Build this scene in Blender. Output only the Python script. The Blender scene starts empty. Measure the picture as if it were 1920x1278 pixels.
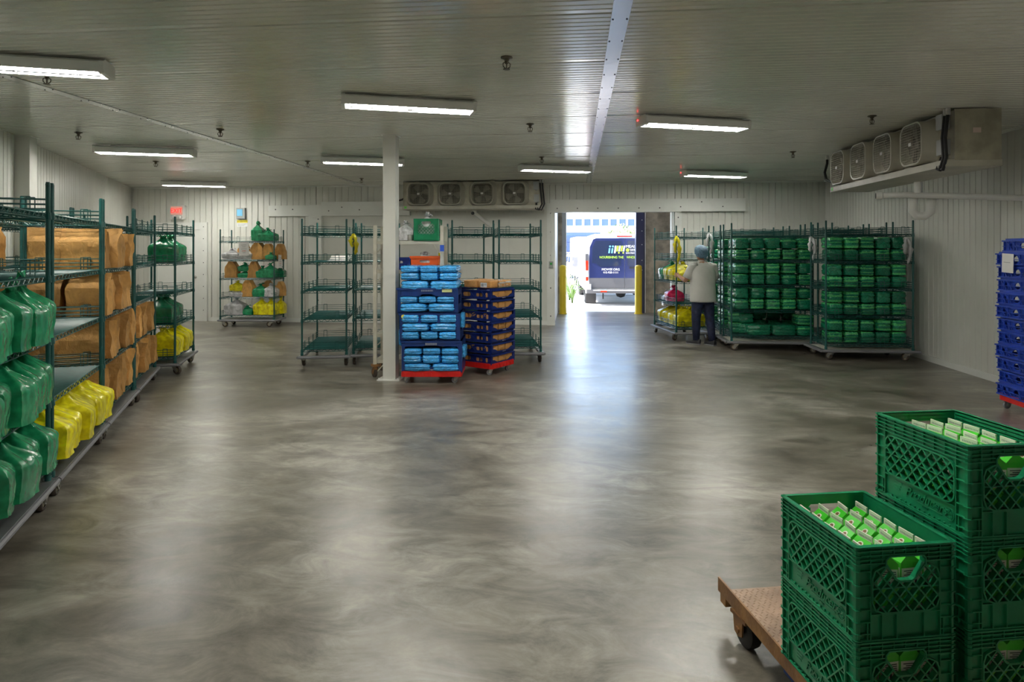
import bpy, math, random
from math import sin, cos, pi, radians, sqrt, atan2
from mathutils import Vector, Matrix, noise
from mathutils.geometry import tessellate_polygon
S = bpy.context.scene
COL = S.collection
V = Vector

# ---------------------------------------------------------------- camera, world, sun, exposure
CAM_H, FOC, YAW = 1.62, 1200.0, 0.0997
cam_d = bpy.data.cameras.new('camera'); cam = bpy.data.objects.new('camera', cam_d); COL.objects.link(cam)
cam.location = (0, 0, CAM_H); cam.rotation_euler = (pi/2, 0, YAW)
cam_d.sensor_width = 36; cam_d.lens = FOC/1920*36
cam_d.shift_y = -(639-468)/1920
cam_d.clip_start = .05; cam_d.clip_end = 400
S.camera = cam
S.view_settings.view_transform = 'Standard'; S.view_settings.look = 'None'
S.view_settings.gamma = 1; S.view_settings.use_curve_mapping = False
S.view_settings.exposure = 0.36
W = bpy.data.worlds.new('sky'); S.world = W; W.use_nodes = True
wn = W.node_tree.nodes; wl = W.node_tree.links
bg = wn['Background']
sky = wn.new('ShaderNodeTexSky'); sky.sky_type = 'NISHITA'; sky.sun_disc = False
sky.sun_elevation = radians(50); sky.sun_rotation = radians(-100); sky.air_density = 1.0; sky.dust_density = 1.5
wl.new(sky.outputs[0], bg.inputs[0]); bg.inputs[1].default_value = 1.3
sd = bpy.data.lights.new('sun', 'SUN'); sd.energy = 19; sd.angle = radians(.6); sd.color = (1, .96, .9)
so = bpy.data.objects.new('sun', sd); COL.objects.link(so)
so.rotation_euler = V((.72, .10, -.68)).to_track_quat('-Z', 'Y').to_euler()
S.cycles.max_bounces = 8; S.cycles.diffuse_bounces = 5; S.cycles.glossy_bounces = 4
S.cycles.sample_clamp_indirect = 6
LAMP = 105.0

# ---------------------------------------------------------------- helpers
ca, sa = cos(YAW), sin(YAW)
def room(xc, d):                       # camera-aligned plan coordinates to room coordinates
    return V((xc*ca - d*sa, xc*sa + d*ca, 0))
def at(px, d):
    return room((px-960)/FOC*d, d)
def dirw(xc, d):
    v = room(xc, d); return v.normalized()

class MB:
    def __init__(s): s.v = []; s.f = []; s.m = []
    def add(s, vs, fs, mi=0, M=None):
        o = len(s.v)
        s.v += [tuple(M @ V(p)) for p in vs] if M else [tuple(p) for p in vs]
        for f in fs: s.f.append([o+i for i in f]); s.m.append(mi)
        return s
    def box(s, c, sz, mi=0, M=None):
        x, y, z = c; a, b, h = sz[0]/2, sz[1]/2, sz[2]/2
        vs = [(x+i*a, y+j*b, z+k*h) for k in (-1, 1) for j in (-1, 1) for i in (-1, 1)]
        return s.add(vs, [(0,2,3,1),(4,5,7,6),(0,1,5,4),(2,6,7,3),(0,4,6,2),(1,3,7,5)], mi, M)
    def bx(s, x0, x1, y0, y1, z0, z1, mi=0, M=None):
        return s.box(((x0+x1)/2, (y0+y1)/2, (z0+z1)/2), (x1-x0, y1-y0, z1-z0), mi, M)
    def cyl(s, p, q, r, r2=None, n=8, caps=True, mi=0, M=None):
        p, q = V(p), V(q); r2 = r if r2 is None else r2
        d = (q-p).normalized(); u = d.orthogonal().normalized(); w = d.cross(u)
        vs = []
        for c, rr in ((p, r), (q, r2)):
            for i in range(n):
                t = 2*pi*(i+.5)/n; vs.append(c + u*(cos(t)*rr) + w*(sin(t)*rr))
        fs = [(i, (i+1) % n, n+(i+1) % n, n+i) for i in range(n)]
        if caps: fs += [tuple(range(n))[::-1], tuple(range(n, 2*n))]
        return s.add(vs, fs, mi, M)
    def bar(s, p, q, w, h, up=(0, 0, 1), mi=0, M=None):
        p, q = V(p), V(q); d = (q-p).normalized(); x = d.cross(V(up))
        if x.length < 1e-6: x = d.orthogonal()
        x.normalize(); y = x.cross(d)
        vs = [c + x*(i*w/2) + y*(j*h/2) for c in (p, q) for j in (-1, 1) for i in (-1, 1)]
        return s.add(vs, [(0,1,3,2),(4,6,7,5),(0,4,5,1),(2,3,7,6),(0,2,6,4),(1,5,7,3)], mi, M)
    def tube(s, pts, r, n=6, mi=0, M=None, caps=True):
        pts = [V(p) for p in pts]; rs = r if isinstance(r, (list, tuple)) else [r]*len(pts)
        t0 = (pts[1]-pts[0]).normalized(); u = t0.orthogonal().normalized(); vs = []
        for i, p in enumerate(pts):
            t = (pts[min(i+1, len(pts)-1)]-pts[max(i-1, 0)]).normalized()
            u = (u - t*u.dot(t)).normalized(); w = t.cross(u)
            for k in range(n):
                a = 2*pi*k/n; vs.append(p + u*(cos(a)*rs[i]) + w*(sin(a)*rs[i]))
        fs = [(i*n+k, i*n+(k+1) % n, (i+1)*n+(k+1) % n, (i+1)*n+k) for i in range(len(pts)-1) for k in range(n)]
        if caps: fs += [tuple(range(n))[::-1], tuple(range((len(pts)-1)*n, len(pts)*n))]
        return s.add(vs, fs, mi, M)
    def plate(s, outer, holes, t, M, mi=0):      # 2-D outline with holes, extruded 0..t along local z
        loops = [list(outer)] + [list(h) for h in holes]
        flat = [p for l in loops for p in l]; n = len(flat)
        tris = tessellate_polygon([[V((p[0], p[1], 0)) for p in l] for l in loops])
        vs = [(p[0], p[1], 0) for p in flat] + [(p[0], p[1], t) for p in flat]
        fs = []
        for a, b, c in tris:
            A, B, C = flat[a], flat[b], flat[c]
            if (B[0]-A[0])*(C[1]-A[1])-(B[1]-A[1])*(C[0]-A[0]) < 0: b, c = c, b
            fs += [(a+n, b+n, c+n), (a, c, b)]
        o = 0
        for li, l in enumerate(loops):
            area = sum(l[i][0]*l[(i+1) % len(l)][1]-l[(i+1) % len(l)][0]*l[i][1] for i in range(len(l)))
            ccw = (area > 0) == (li == 0)
            for i in range(len(l)):
                a, b = o+i, o+(i+1) % len(l)
                fs.append((a, b, b+n, a+n) if ccw else (b, a, a+n, b+n))
            o += len(l)
        return s.add(vs, fs, mi, M)
    def loft(s, rings, caps=True, mi=0, M=None):
        n = len(rings[0]); vs = [p for r in rings for p in r]
        fs = [(i*n+k, i*n+(k+1) % n, (i+1)*n+(k+1) % n, (i+1)*n+k) for i in range(len(rings)-1) for k in range(n)]
        if caps: fs += [tuple(range(n))[::-1], tuple(range((len(rings)-1)*n, len(rings)*n))]
        return s.add(vs, fs, mi, M)
    def lathe(s, prof, n=16, mi=0, M=None, caps=True):
        return s.loft([[(r*cos(2*pi*k/n), r*sin(2*pi*k/n), z) for k in range(n)] for r, z in prof], caps, mi, M)
    def mesh(s, name, mats, smooth=False):
        me = bpy.data.meshes.new(name); me.from_pydata(s.v, [], s.f)
        for m in (mats if isinstance(mats, (list, tuple)) else [mats]): me.materials.append(m)
        me.polygons.foreach_set('material_index', s.m)
        if smooth:
            me.polygons.foreach_set('use_smooth', [True]*len(s.f))
            if smooth is not True: me.set_sharp_from_angle(angle=smooth)
        me.update(); return me

def ob(name, me, parent=None, loc=(0, 0, 0), rz=0, sc=None, rot=None):
    if isinstance(me, tuple): me = me[0].mesh(name, *me[1:])
    o = bpy.data.objects.new(name, me); COL.objects.link(o)
    o.location = loc; o.rotation_euler = rot if rot else (0, 0, rz)
    if sc is not None: o.scale = sc if hasattr(sc, '__len__') else (sc, sc, sc)
    if parent: o.parent = parent
    return o
def tag(o, label=None, cat=None, group=None, kind=None):
    if label: o['label'] = label
    if cat: o['category'] = cat
    if group: o['group'] = group
    if kind: o['kind'] = kind
    return o
def thing(name, label, cat, loc=(0, 0, 0), rz=0, group=None):
    o = bpy.data.objects.new(name, None); COL.objects.link(o); o.empty_display_size = .1
    o.location = loc; o.rotation_euler = (0, 0, rz)
    return tag(o, label, cat, group)
def struct(name, me, label=None):
    o = ob(name, me); return tag(o, label, kind='structure')
ORD = ['first', 'second', 'third', 'fourth', 'fifth', 'sixth', 'seventh', 'eighth', 'ninth', 'tenth', 'eleventh', 'twelfth', 'thirteenth']
def rng(i): return random.Random(i)

def RX(a): return Matrix.Rotation(a, 4, 'X')
def RY(a): return Matrix.Rotation(a, 4, 'Y')
def RZ(a): return Matrix.Rotation(a, 4, 'Z')
def T(*p): return Matrix.Translation(p if len(p) == 3 else p[0])

def rrect(w, h, r, n=4, cx=0, cy=0):
    pts = []
    for qx, qy, a0 in ((1, 1, 0), (-1, 1, pi/2), (-1, -1, pi), (1, -1, 1.5*pi)):
        for i in range(n+1):
            a = a0 + pi/2*i/n
            pts.append((cx+qx*(w/2-r)+r*cos(a), cy+qy*(h/2-r)+r*sin(a)))
    return pts

# ---------------------------------------------------------------- materials
def pm(name, col, rough=.5, metal=0, var=0, vscale=8, bump=0, bscale=30, col2=None, spec=.5, emit=0, coat=0, stretch=None, trans=0, detail=4, bdet=3, bdist=0, rnd=0):
    m = bpy.data.materials.new(name); m.use_nodes = True
    n = m.node_tree.nodes; l = m.node_tree.links; b = n['Principled BSDF']
    b.inputs['Base Color'].default_value = (*col, 1); b.inputs['Roughness'].default_value = rough
    b.inputs['Metallic'].default_value = metal; b.inputs['Specular IOR Level'].default_value = spec
    b.inputs['Coat Weight'].default_value = coat; b.inputs['Coat Roughness'].default_value = .15
    b.inputs['Transmission Weight'].default_value = trans
    if emit:
        b.inputs['Emission Color'].default_value = (*col, 1); b.inputs['Emission Strength'].default_value = emit
    if var or bump:
        tc = n.new('ShaderNodeTexCoord'); mp = n.new('ShaderNodeMapping'); l.new(tc.outputs['Object'], mp.inputs[0])
        if stretch: mp.inputs['Scale'].default_value = stretch
    if var:
        nt = n.new('ShaderNodeTexNoise'); nt.inputs['Scale'].default_value = vscale; nt.inputs['Detail'].default_value = detail
        l.new(mp.outputs[0], nt.inputs[0])
        rp = n.new('ShaderNodeValToRGB'); c2 = col2 or tuple(max(0, c*(1-var)) for c in col); c1 = col if col2 else tuple(min(1, c*(1+var)) for c in col)
        rp.color_ramp.elements[0].position = .35; rp.color_ramp.elements[1].position = .65
        rp.color_ramp.elements[0].color = (*c2, 1); rp.color_ramp.elements[1].color = (*c1, 1)
        l.new(nt.outputs[0], rp.inputs[0]); l.new(rp.outputs[0], b.inputs['Base Color'])
        if rnd:                                     # every bag a slightly different shade
            oi = n.new('ShaderNodeObjectInfo'); mr = n.new('ShaderNodeMapRange'); mr.inputs[3].default_value = 1-rnd; mr.inputs[4].default_value = 1+rnd
            hs = n.new('ShaderNodeHueSaturation'); l.new(oi.outputs['Random'], mr.inputs[0]); l.new(mr.outputs[0], hs.inputs['Value'])
            l.new(rp.outputs[0], hs.inputs['Color']); l.new(hs.outputs[0], b.inputs['Base Color'])
    if bump:
        n2 = n.new('ShaderNodeTexNoise'); n2.inputs['Scale'].default_value = bscale; n2.inputs['Detail'].default_value = bdet; n2.inputs['Distortion'].default_value = bdist
        l.new(mp.outputs[0], n2.inputs[0])
        bp = n.new('ShaderNodeBump'); bp.inputs['Strength'].default_value = bump; bp.inputs['Distance'].default_value = .02
        l.new(n2.outputs[0], bp.inputs['Height']); l.new(bp.outputs[0], b.inputs['Normal'])
    return m
MT = {}
MT['wall'] = pm('wall_panel_white', (.69, .69, .645), .38, var=.03, vscale=2, bump=.04, bscale=60)
MT['ceil'] = pm('ceiling_panel_white', (.80, .80, .72), .16, coat=.5, var=.05, vscale=1.2, bump=.04, bscale=50)
MT['trimw'] = pm('trim_white', (.76, .77, .74), .35, var=.03, vscale=3)
MT['trimmetal'] = pm('seam_strip_metal', (.72, .73, .74), .18, metal=.7, bump=.03, bscale=10)
MT['dark'] = pm('black_rubber', (.012, .012, .013), .55)
MT['darkgrey'] = pm('dark_grey', (.05, .05, .055), .5)
MT['green'] = pm('green_epoxy', (.012, .085, .078), .32, var=.15, vscale=20)
MT['alu'] = pm('dolly_aluminium', (.42, .43, .44), .38, metal=.75, var=.12, vscale=6)
MT['steel'] = pm('zinc_steel', (.5, .49, .46), .35, metal=.9, var=.15, vscale=20)
MT['wheel'] = pm('caster_tread', (.06, .045, .035), .6)
MT['wheelhub'] = pm('caster_hub', (.42, .36, .24), .45, metal=.5)
MT['bumper'] = pm('grey_bumper', (.22, .22, .24), .5)
def plastic(name, c, rough=.24, **k): return pm(name, c, rough, var=.3, vscale=5, bump=.4, bscale=2.6, bdet=2.5, bdist=.8, coat=.3, rnd=.18, **k)
MT['gbag'] = plastic('green_bag_film', (.016, .27, .115))
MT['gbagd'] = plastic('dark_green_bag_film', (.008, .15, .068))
MT['tgreen'] = plastic('teal_green_bag_film', (.008, .19, .095), .2)
MT['ybag'] = plastic('yellow_bag_film', (.85, .70, .006), .3)
MT['wbag'] = plastic('white_bag_film', (.62, .62, .64), .3)
MT['bbag'] = plastic('blue_bag_film', (.05, .36, .80), .18)
MT['rbag'] = plastic('pink_red_bag_film', (.72, .02, .12), .3)
MT['paper'] = pm('kraft_paper', (.60, .32, .095), .66, rnd=.25, var=.16, vscale=3, bump=.8, bscale=4, bdet=4, bdist=1)
MT['bladegrey'] = pm('fan_blade_grey', (.16, .155, .14), .4, metal=.5)
MT['deckcream'] = pm('pale_dolly_deck', (.80, .77, .68), .5, var=.1, vscale=5)
MT['sheet'] = pm('white_paper', (.78, .77, .76), .6)
MT['navy'] = pm('navy_tray_plastic', (.008, .022, .16), .32, var=.12, vscale=9)
MT['blue'] = pm('blue_tray_plastic', (.012, .05, .42), .3, var=.15, vscale=9)
MT['red'] = pm('red_dolly_plastic', (.66, .015, .012), .35, var=.1, vscale=9)
MT['crate'] = pm('green_crate_plastic', (.011, .25, .108), .27, var=.10, vscale=10, bump=.03, bscale=80)
MT['cgreen'] = pm('carton_green', (.07, .62, .035), .35)
MT['cwhite'] = pm('carton_white', (.84, .85, .74), .4)
MT['rust'] = pm('rusty_brown_steel', (.34, .175, .06), .5, metal=.15, var=.3, vscale=12, bump=.15, bscale=60, col2=(.20, .095, .035))
MT['rustdeck'] = pm('worn_tread_plate', (.36, .24, .165), .42, metal=.35, var=.25, vscale=9)
MT['orange'] = pm('orange_crate_plastic', (.75, .10, .01), .4)
MT['yellow'] = pm('bollard_yellow', (.78, .56, .02), .4, var=.06, vscale=3)
MT['yelowhite'] = pm('cart_cream_paint', (.52, .50, .42), .45, var=.12, vscale=9)
MT['grey'] = pm('grey_paint', (.34, .35, .35), .45)
MT['galv'] = pm('galvanised_sheet', (.36, .335, .26), .42, metal=.35, var=.16, vscale=7)
MT['evap'] = pm('cooler_white_metal', (.44, .42, .35), .42, var=.1, vscale=4)
MT['pvc'] = pm('pvc_pipe', (.74, .74, .71), .3)
MT['concrete'] = pm('vestibule_concrete', (.46, .40, .32), .8, var=.3, vscale=5, bump=.4, bscale=90)
MT['purple'] = pm('jamb_navy_paint', (.045, .05, .13), .4)
MT['bread'] = pm('bread_crust', (.66, .33, .10), .45, var=.25, vscale=14, coat=.4, bump=.2, bscale=24)
MT['film'] = pm('clear_film', (.7, .66, .6), .15, var=.2, vscale=12, bump=.4, bscale=20, coat=.5)
MT['tube'] = pm('lamp_tube', (1.0, .985, .90), .4, emit=LAMP)
MT['lampw'] = pm('lamp_housing_white', (.78, .78, .76), .35)
MT['led'] = pm('red_indicator', (1, .03, .03), .4, emit=6)
MT['exitred'] = pm('exit_red_glow', (1, .02, .015), .4, emit=1.1)
MT['exitface'] = pm('exit_face', (.80, .40, .34), .4, emit=.15)
MT['black'] = pm('print_black', (.02, .02, .02), .6)
MT['white'] = pm('print_white', (.85, .86, .88), .5)
MT['lime'] = pm('print_lime', (.45, .72, .05), .5)
MT['sky'] = pm('print_light_blue', (.18, .55, .85), .5)
MT['signyellow'] = pm('sign_yellow', (.75, .62, .02), .5)
MT['tapeblue'] = pm('blue_tape', (.02, .1, .6), .5)
# ---------------------------------------------------------------- floor
def floor_mat():
    m = bpy.data.materials.new('polished_concrete'); m.use_nodes = True
    n = m.node_tree.nodes; l = m.node_tree.links; b = n['Principled BSDF']
    tc = n.new('ShaderNodeTexCoord')
    def nz(sc, det, rough=.6, dist=0, st=(1, 1, 1)):
        mp = n.new('ShaderNodeMapping'); mp.inputs['Scale'].default_value = st; l.new(tc.outputs['Object'], mp.inputs[0])
        t = n.new('ShaderNodeTexNoise'); t.inputs['Scale'].default_value = sc; t.inputs['Detail'].default_value = det
        t.inputs['Roughness'].default_value = rough; t.inputs['Distortion'].default_value = dist
        l.new(mp.outputs[0], t.inputs[0]); return t
    a = nz(.5, 9, .66, .5, (.75, 1.25, 1)); c = nz(3.0, 10, .72, .8, (.8, 1.6, 1)); g = nz(60, 3, .6)
    r1 = n.new('ShaderNodeValToRGB'); e = r1.color_ramp.elements
    e[0].position = .36; e[0].color = (.10, .086, .064, 1); e[1].position = .64; e[1].color = (.36, .34, .30, 1)
    k = e.new(.5); k.color = (.20, .182, .15, 1)
    l.new(a.outputs[0], r1.inputs[0])
    r2 = n.new('ShaderNodeValToRGB'); e = r2.color_ramp.elements
    e[0].position = .36; e[0].color = (.55, .535, .51, 1); e[1].position = .64; e[1].color = (1.42, 1.42, 1.42, 1)
    l.new(c.outputs[0], r2.inputs[0])
    mx = n.new('ShaderNodeMix'); mx.data_type = 'RGBA'; mx.blend_type = 'MULTIPLY'; mx.inputs[0].default_value = 1
    l.new(r1.outputs[0], mx.inputs[6]); l.new(r2.outputs[0], mx.inputs[7])
    l.new(mx.outputs[2], b.inputs['Base Color'])
    r3 = n.new('ShaderNodeMapRange'); r3.inputs[1].default_value = .3; r3.inputs[2].default_value = .7
    r3.inputs[3].default_value = .27; r3.inputs[4].default_value = .46
    l.new(c.outputs[0], r3.inputs[0]); l.new(r3.outputs[0], b.inputs['Roughness'])
    bp = n.new('ShaderNodeBump'); bp.inputs['Strength'].default_value = .06; bp.inputs['Distance'].default_value = .01
    l.new(g.outputs[0], bp.inputs['Height']); l.new(bp.outputs[0], b.inputs['Normal'])
    b.inputs['Specular IOR Level'].default_value = .5
    b.inputs['Coat Weight'].default_value = .42; b.inputs['Coat Roughness'].default_value = .27
    return m
MT['floor'] = floor_mat()
WY, XR, XL, CH, YF = 13.8, 5.12, -10.2, 3.05, -2.5     # back wall, right wall, back left corner, ceiling height, wall behind
def leftx(y): return XL + (WY-y)*.498
f = MB(); f.bx(-11.5, 7, YF-.2, 16.9, -.2, 0); struct('floor', (f, MT['floor']), 'mottled grey polished concrete floor')

# ---------------------------------------------------------------- ribbed sandwich panels, each a piece of its own
CACHE = {}
def ribbed(key, w, L, nr, mat, gw=.014, gd=.007):      # panel in xy, w along x, L along y, face at z=0 looking to -z
    if key in CACHE: return CACHE[key]
    b = MB(); xs = []
    p = w/nr
    for i in range(nr):
        x = -w/2 + p*i
        g = gw*(.7 if i else .9); d = gd*(1 if i else 1.7)
        xs += [(x, d), (x+g*.35, d), (x+g, 0), (x+p-.0005, 0)]
    xs[-1] = (w/2, .002)
    n = len(xs); vs = [(x, -L/2, z) for x, z in xs] + [(x, L/2, z) for x, z in xs]
    vs += [(-w/2, -L/2, .05), (w/2, -L/2, .05), (-w/2, L/2, .05), (w/2, L/2, .05)]
    fs = [(i, n+i, n+i+1, i+1) for i in range(n-1)] + [(2*n, 2*n+1, 2*n+3, 2*n+2)]
    b.add(vs, fs); CACHE[key] = b.mesh('panel', mat); return CACHE[key]

c = MB(); c.bx(-11.5, 7, YF-.2, WY+.2, CH+.05, CH+.2); ceil = struct('ceiling', (c, MT['ceil']), 'ribbed off-white metal panel ceiling')
segs = [(-11.0, -4.67), (-4.67, .27), (.27, 5.3)]
for si, (x0, x1) in enumerate(segs):
    me = ribbed(('c', si), 1.0, x1-x0-.004, 14, MT['ceil'], .026, .013)
    y = YF + .4 - .5 + .0
    k = 0
    yy = 3.90 - 7 + .5
    while yy - .5 < WY:
        o = ob('panel', me, ceil, ((x0+x1)/2, yy, CH), rz=pi/2); yy += 1.0
# seam strips under the ceiling
def strip(name, x, w, lab):
    b = MB(); b.bx(-w/2, w/2, YF, WY, -.006, 0)
    o = struct(name, (b, MT['trimmetal']), lab); o.location = (x, 0, CH-.0005)
    s = MB(); y = YF+.2
    while y < WY:
        for k in (-1, 1): s.cyl((k*(w/2-.012), y, -.010), (k*(w/2-.012), y, -.006), .006, n=6)
        y += .42
    r = ob('rivets', (s, MT['darkgrey']), o); r['kind'] = 'stuff'
strip('trim_1', -4.67, .10, 'white seam strip on the ceiling above the bag racks')
strip('trim_2', .27, .11, 'shiny metal seam strip on the ceiling leading to the open door')

# back wall: backing with openings plus panels
wall_back = MB()
DX0, DX1, DZ = -.45, 2.07, 2.42
wall_back.plate([(-11, -.02), (6, -.02), (6, CH+.1), (-11, CH+.1)], [[(DX0, -.01), (DX0, DZ), (DX1, DZ), (DX1, -.01)]], .12, T(0, WY+.17, 0) @ RX(pi/2))
wb = struct('wall_back', (wall_back, MT['wall']), 'ribbed white insulated panel wall at the back')
def wpanel(x0, x1, z0, z1, nr=8):
    w, L = x1-x0, z1-z0
    me = ribbed(('w', round(w, 3), round(L, 3), nr), w, L, nr, MT['wall'], .022 if nr > 1 else .004, .011 if nr > 1 else .004)
    o = ob('panel', me, wb); o.rotation_euler = (pi/2, 0, 0); o.matrix_local = T((x0+x1)/2, WY, (z0+z1)/2) @ Matrix(((1, 0, 0, 0), (0, 0, 1, 0), (0, 1, 0, 0), (0, 0, 0, 1)))
    return o
for i in range(4): wpanel(-10.45+i*1.1, -10.45+(i+1)*1.1, 0, CH)
wpanel(-6.05, -5.79, 0, CH, 2)
for x0, x1 in ((-5.79, -4.6), (-4.6, -3.5), (-3.5, -2.4), (-2.4, -1.45), (-1.45, DX0)): wpanel(x0, x1, 0, 2.42, 1)
for x0, x1 in ((-5.79, -4.6), (-4.6, -3.5), (-3.5, -2.4), (-2.4, -1.45), (-1.45, DX0)): wpanel(x0, x1, 2.42, CH, 8)
wpanel(DX0, .75, DZ, CH); wpanel(.75, DX1, DZ, CH)
for x0, x1 in ((DX1, 3.1), (3.1, 4.12), (4.12, 5.12)): wpanel(x0, x1, 0, CH)
# right wall
b = MB(); b.bx(XR+.05, XR+.2, YF, WY+.2, 0, CH+.1); wr = struct('wall_right', (b, MT['wall']), 'ribbed white insulated panel wall on the right')
me = ribbed(('r',), 1.1, CH, 9, MT['wall'], .022, .012)
y = WY
while y > YF-.5:
    o = ob('panel', me, wr); o.matrix_local = T(XR, y-.55, CH/2) @ Matrix(((0, 0, 1, 0), (1, 0, 0, 0), (0, 1, 0, 0), (0, 0, 0, 1))); y -= 1.1
# left wall, set at an angle
LA = atan2(.957, -.477)
lw = thing('wall_left', None, None, (XL, WY, 0), LA+pi); lw['kind'] = 'structure'; lw['label'] = 'slanting ribbed white panel wall behind the bag racks'
b = MB(); b.bx(-.3, 19, -.2, -.05, 0, CH+.1); ob('backing', (b, MT['wall']), lw)
for i in range(17):
    o = ob('panel', me, lw); o.matrix_local = T(i*1.1+.55, 0, CH/2) @ Matrix(((1, 0, 0, 0), (0, 0, -1, 0), (0, 1, 0, 0), (0, 0, 0, 1)))
b = MB(); b.bx(-11, 7, YF-.15, YF, 0, CH+.1); struct('wall_front', (b, MT['wall']), 'plain white wall behind the camera')

# baseboards (white curbs)
b = MB(); b.bx(-8.3, DX0-.15, WY-.03, WY, 0, .09); struct('baseboard_back', (b, MT['trimw']))
b = MB(); b.bx(XR-.03, XR, YF, WY, 0, .08); struct('baseboard_right', (b, MT['trimw']))

# angle trims at the ceiling edge
b = MB(); b.bx(-10.2, XR, WY-.035, WY, CH-.03, CH); struct('trim_3', (b, MT['trimw']), 'white angle trim where the back wall meets the ceiling')
b = MB(); b.bx(XR-.035, XR, YF, WY, CH-.03, CH); struct('trim_4', (b, MT['trimw']), 'white angle trim where the right wall meets the ceiling')

def screws(pts, parent, r=.014, mat='darkgrey'):
    s = MB()
    for p in pts: s.cyl((p[0], p[1], p[2]), (p[0], p[1]-.006, p[2]), r, n=6)
    o = ob('screws', (s, MT[mat]), parent); o['kind'] = 'stuff'
# sliding door track boards and jambs
y1 = WY
b = MB(); b.bx(-6.87, -5.92, y1-.06, y1, 2.37, 2.61); t5 = struct('trim_5', (b, MT['trimw']), 'short white track board left of the closed sliding door')
screws([(-6.7, y1-.06, 2.52), (-6.3, y1-.06, 2.52)], t5)
b = MB(); b.bx(-5.92, -5.63, y1-.08, y1, 0, 2.62); t6 = struct('trim_6', (b, MT['trimw']), 'white jamb of the closed sliding door')
screws([(-5.70, y1-.08, z) for z in (.5, 1.0, 1.5, 1.9, 2.3)], t6)
b = MB(); b.bx(-5.63, -3.62, y1-.10, y1, 2.37, 2.68); t7 = struct('trim_7', (b, MT['trimw']), 'white track board over the closed sliding door')
screws([(-5.45, y1-.10, 2.48), (-5.15, y1-.10, 2.56), (-4.75, y1-.10, 2.5), (-4.2, y1-.10, 2.5)], t7)
b = MB(); b.bx(-.62, -.45, y1-.08, y1, 0, 2.62); t8 = struct('trim_8', (b, MT['trimw']), 'white jamb left of the open doorway')
screws([(-.54, y1-.08, z) for z in (.2, .8, 1.5, 2.0, 2.4)], t8)
b = MB(); b.bx(2.07, 2.21, y1-.05, y1, 0, 2.5); t9 = struct('trim_9', (b, MT['trimw']), 'white jamb right of the open doorway')
screws([(2.14, y1-.05, z) for z in (.5, 1.2, 1.9, 2.3)], t9)
b = MB(); b.bx(-.55, 3.50, y1-.11, y1, 2.42, 2.69); t10 = struct('trim_10', (b, MT['trimw']), 'long white track board over the open doorway')
screws([(-.40+i*.43, y1-.11, 2.50 if i < 6 else (2.62 if i % 2 else 2.52)) for i in range(9)], t10)
b = MB(); b.bx(2.005, 2.045, y1-.02, y1+.17, 0, 2.42); struct('trim_11', (b, MT['white']), 'bright white edge strip of the open doorway')
# closed hinged door at the back left
d1 = thing('door_1', 'white hinged door with round knob in the back wall', None, (-9.05, WY, 0)); d1['kind'] = 'structure'
b = MB(); b.plate([(-.68, 0), (.72, 0), (.72, 2.24), (-.68, 2.24)], [[(-.50, .02), (.55, .02), (.55, 2.08), (-.50, 2.08)]], .05, RX(pi/2)); ob('door_frame', (b, MT['trimw']), d1)
b = MB(); b.bx(-.49, .54, -.025, .0, .02, 2.07); ob('door_leaf', (b, MT['trimw']), d1)
b = MB(); b.cyl((.43, -.025, 1.0), (.43, -.035, 1.0), .035, n=12); b.lathe([(.012, 0), (.014, .03), (.03, .045), (.032, .062), (.015, .075)], 12, M=T(.43, -.03, 1.0) @ RX(pi/2)); ob('door_knob', (b, MT['steel'], True), d1)
screws([(.64, -.05, .25+i*.27) for i in range(8)], d1, .01)
b = MB(); b.bx(-.49, .54, -.03, 0, 0, .018); ob('threshold', (b, MT['dark']), d1)

# vestibule beyond the open doorway
VY = 16.7
b = MB(); b.plate([(-3, -.02), (5.5, -.02), (5.5, 3.6), (-3, 3.6)], [[(-.34, -.01), (-.34, 2.8), (1.55, 2.8), (1.55, -.01)]], .2, T(0, VY+.2, 0) @ RX(pi/2))
struct('wall_outer', (b, MT['concrete']), 'rough tan concrete wall seen through the doorway')
b = MB(); b.bx(-.62, -.47, WY+.17, VY, 0, 3); struct('wall_vestibule', (b, MT['trimw']), 'white side wall of the vestibule')
b = MB(); b.bx(3.0, 3.15, WY+.17, VY, 0, 3); struct('wall_vestibule_right', (b, MT['concrete']), 'concrete side wall of the vestibule')
b = MB(); b.bx(-.62, 3.15, WY+.17, VY, 2.95, 3.05); struct('ceiling_vestibule', (b, MT['trimw']), 'plain white ceiling of the vestibule')
b = MB(); b.bx(1.53, 1.74, VY-.06, VY+.25, 0, 2.8); j = struct('trim_12', (b, MT['purple']), 'navy jamb of the outer door with pale screws')
screws([(1.68, VY-.06, z) for z in (1.1, 1.35, 1.75, 2.1, 2.38, 2.6)], j, .014, 'white')
b = MB(); b.bx(1.755, 1.775, VY-.05, VY, 0, 2.8); struct('trim_13', (b, MT['white']), 'thin white strip beside the navy jamb')
b = MB(); b.bx(-.36, -.25, VY-.08, VY+.25, 0, 2.8); struct('trim_14', (b, MT['grey']), 'grey jamb of the outer door')
b = MB(); b.bx(-40, 60, 16.9, 120, -.25, -.005)
MT['asphalt'] = pm('pale_pavement', (.46, .45, .44), .85, var=.08, vscale=1.5, bump=.1, bscale=60)
struct('ground_outside', (b, MT['asphalt']), 'sunlit pale pavement outside')
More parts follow.
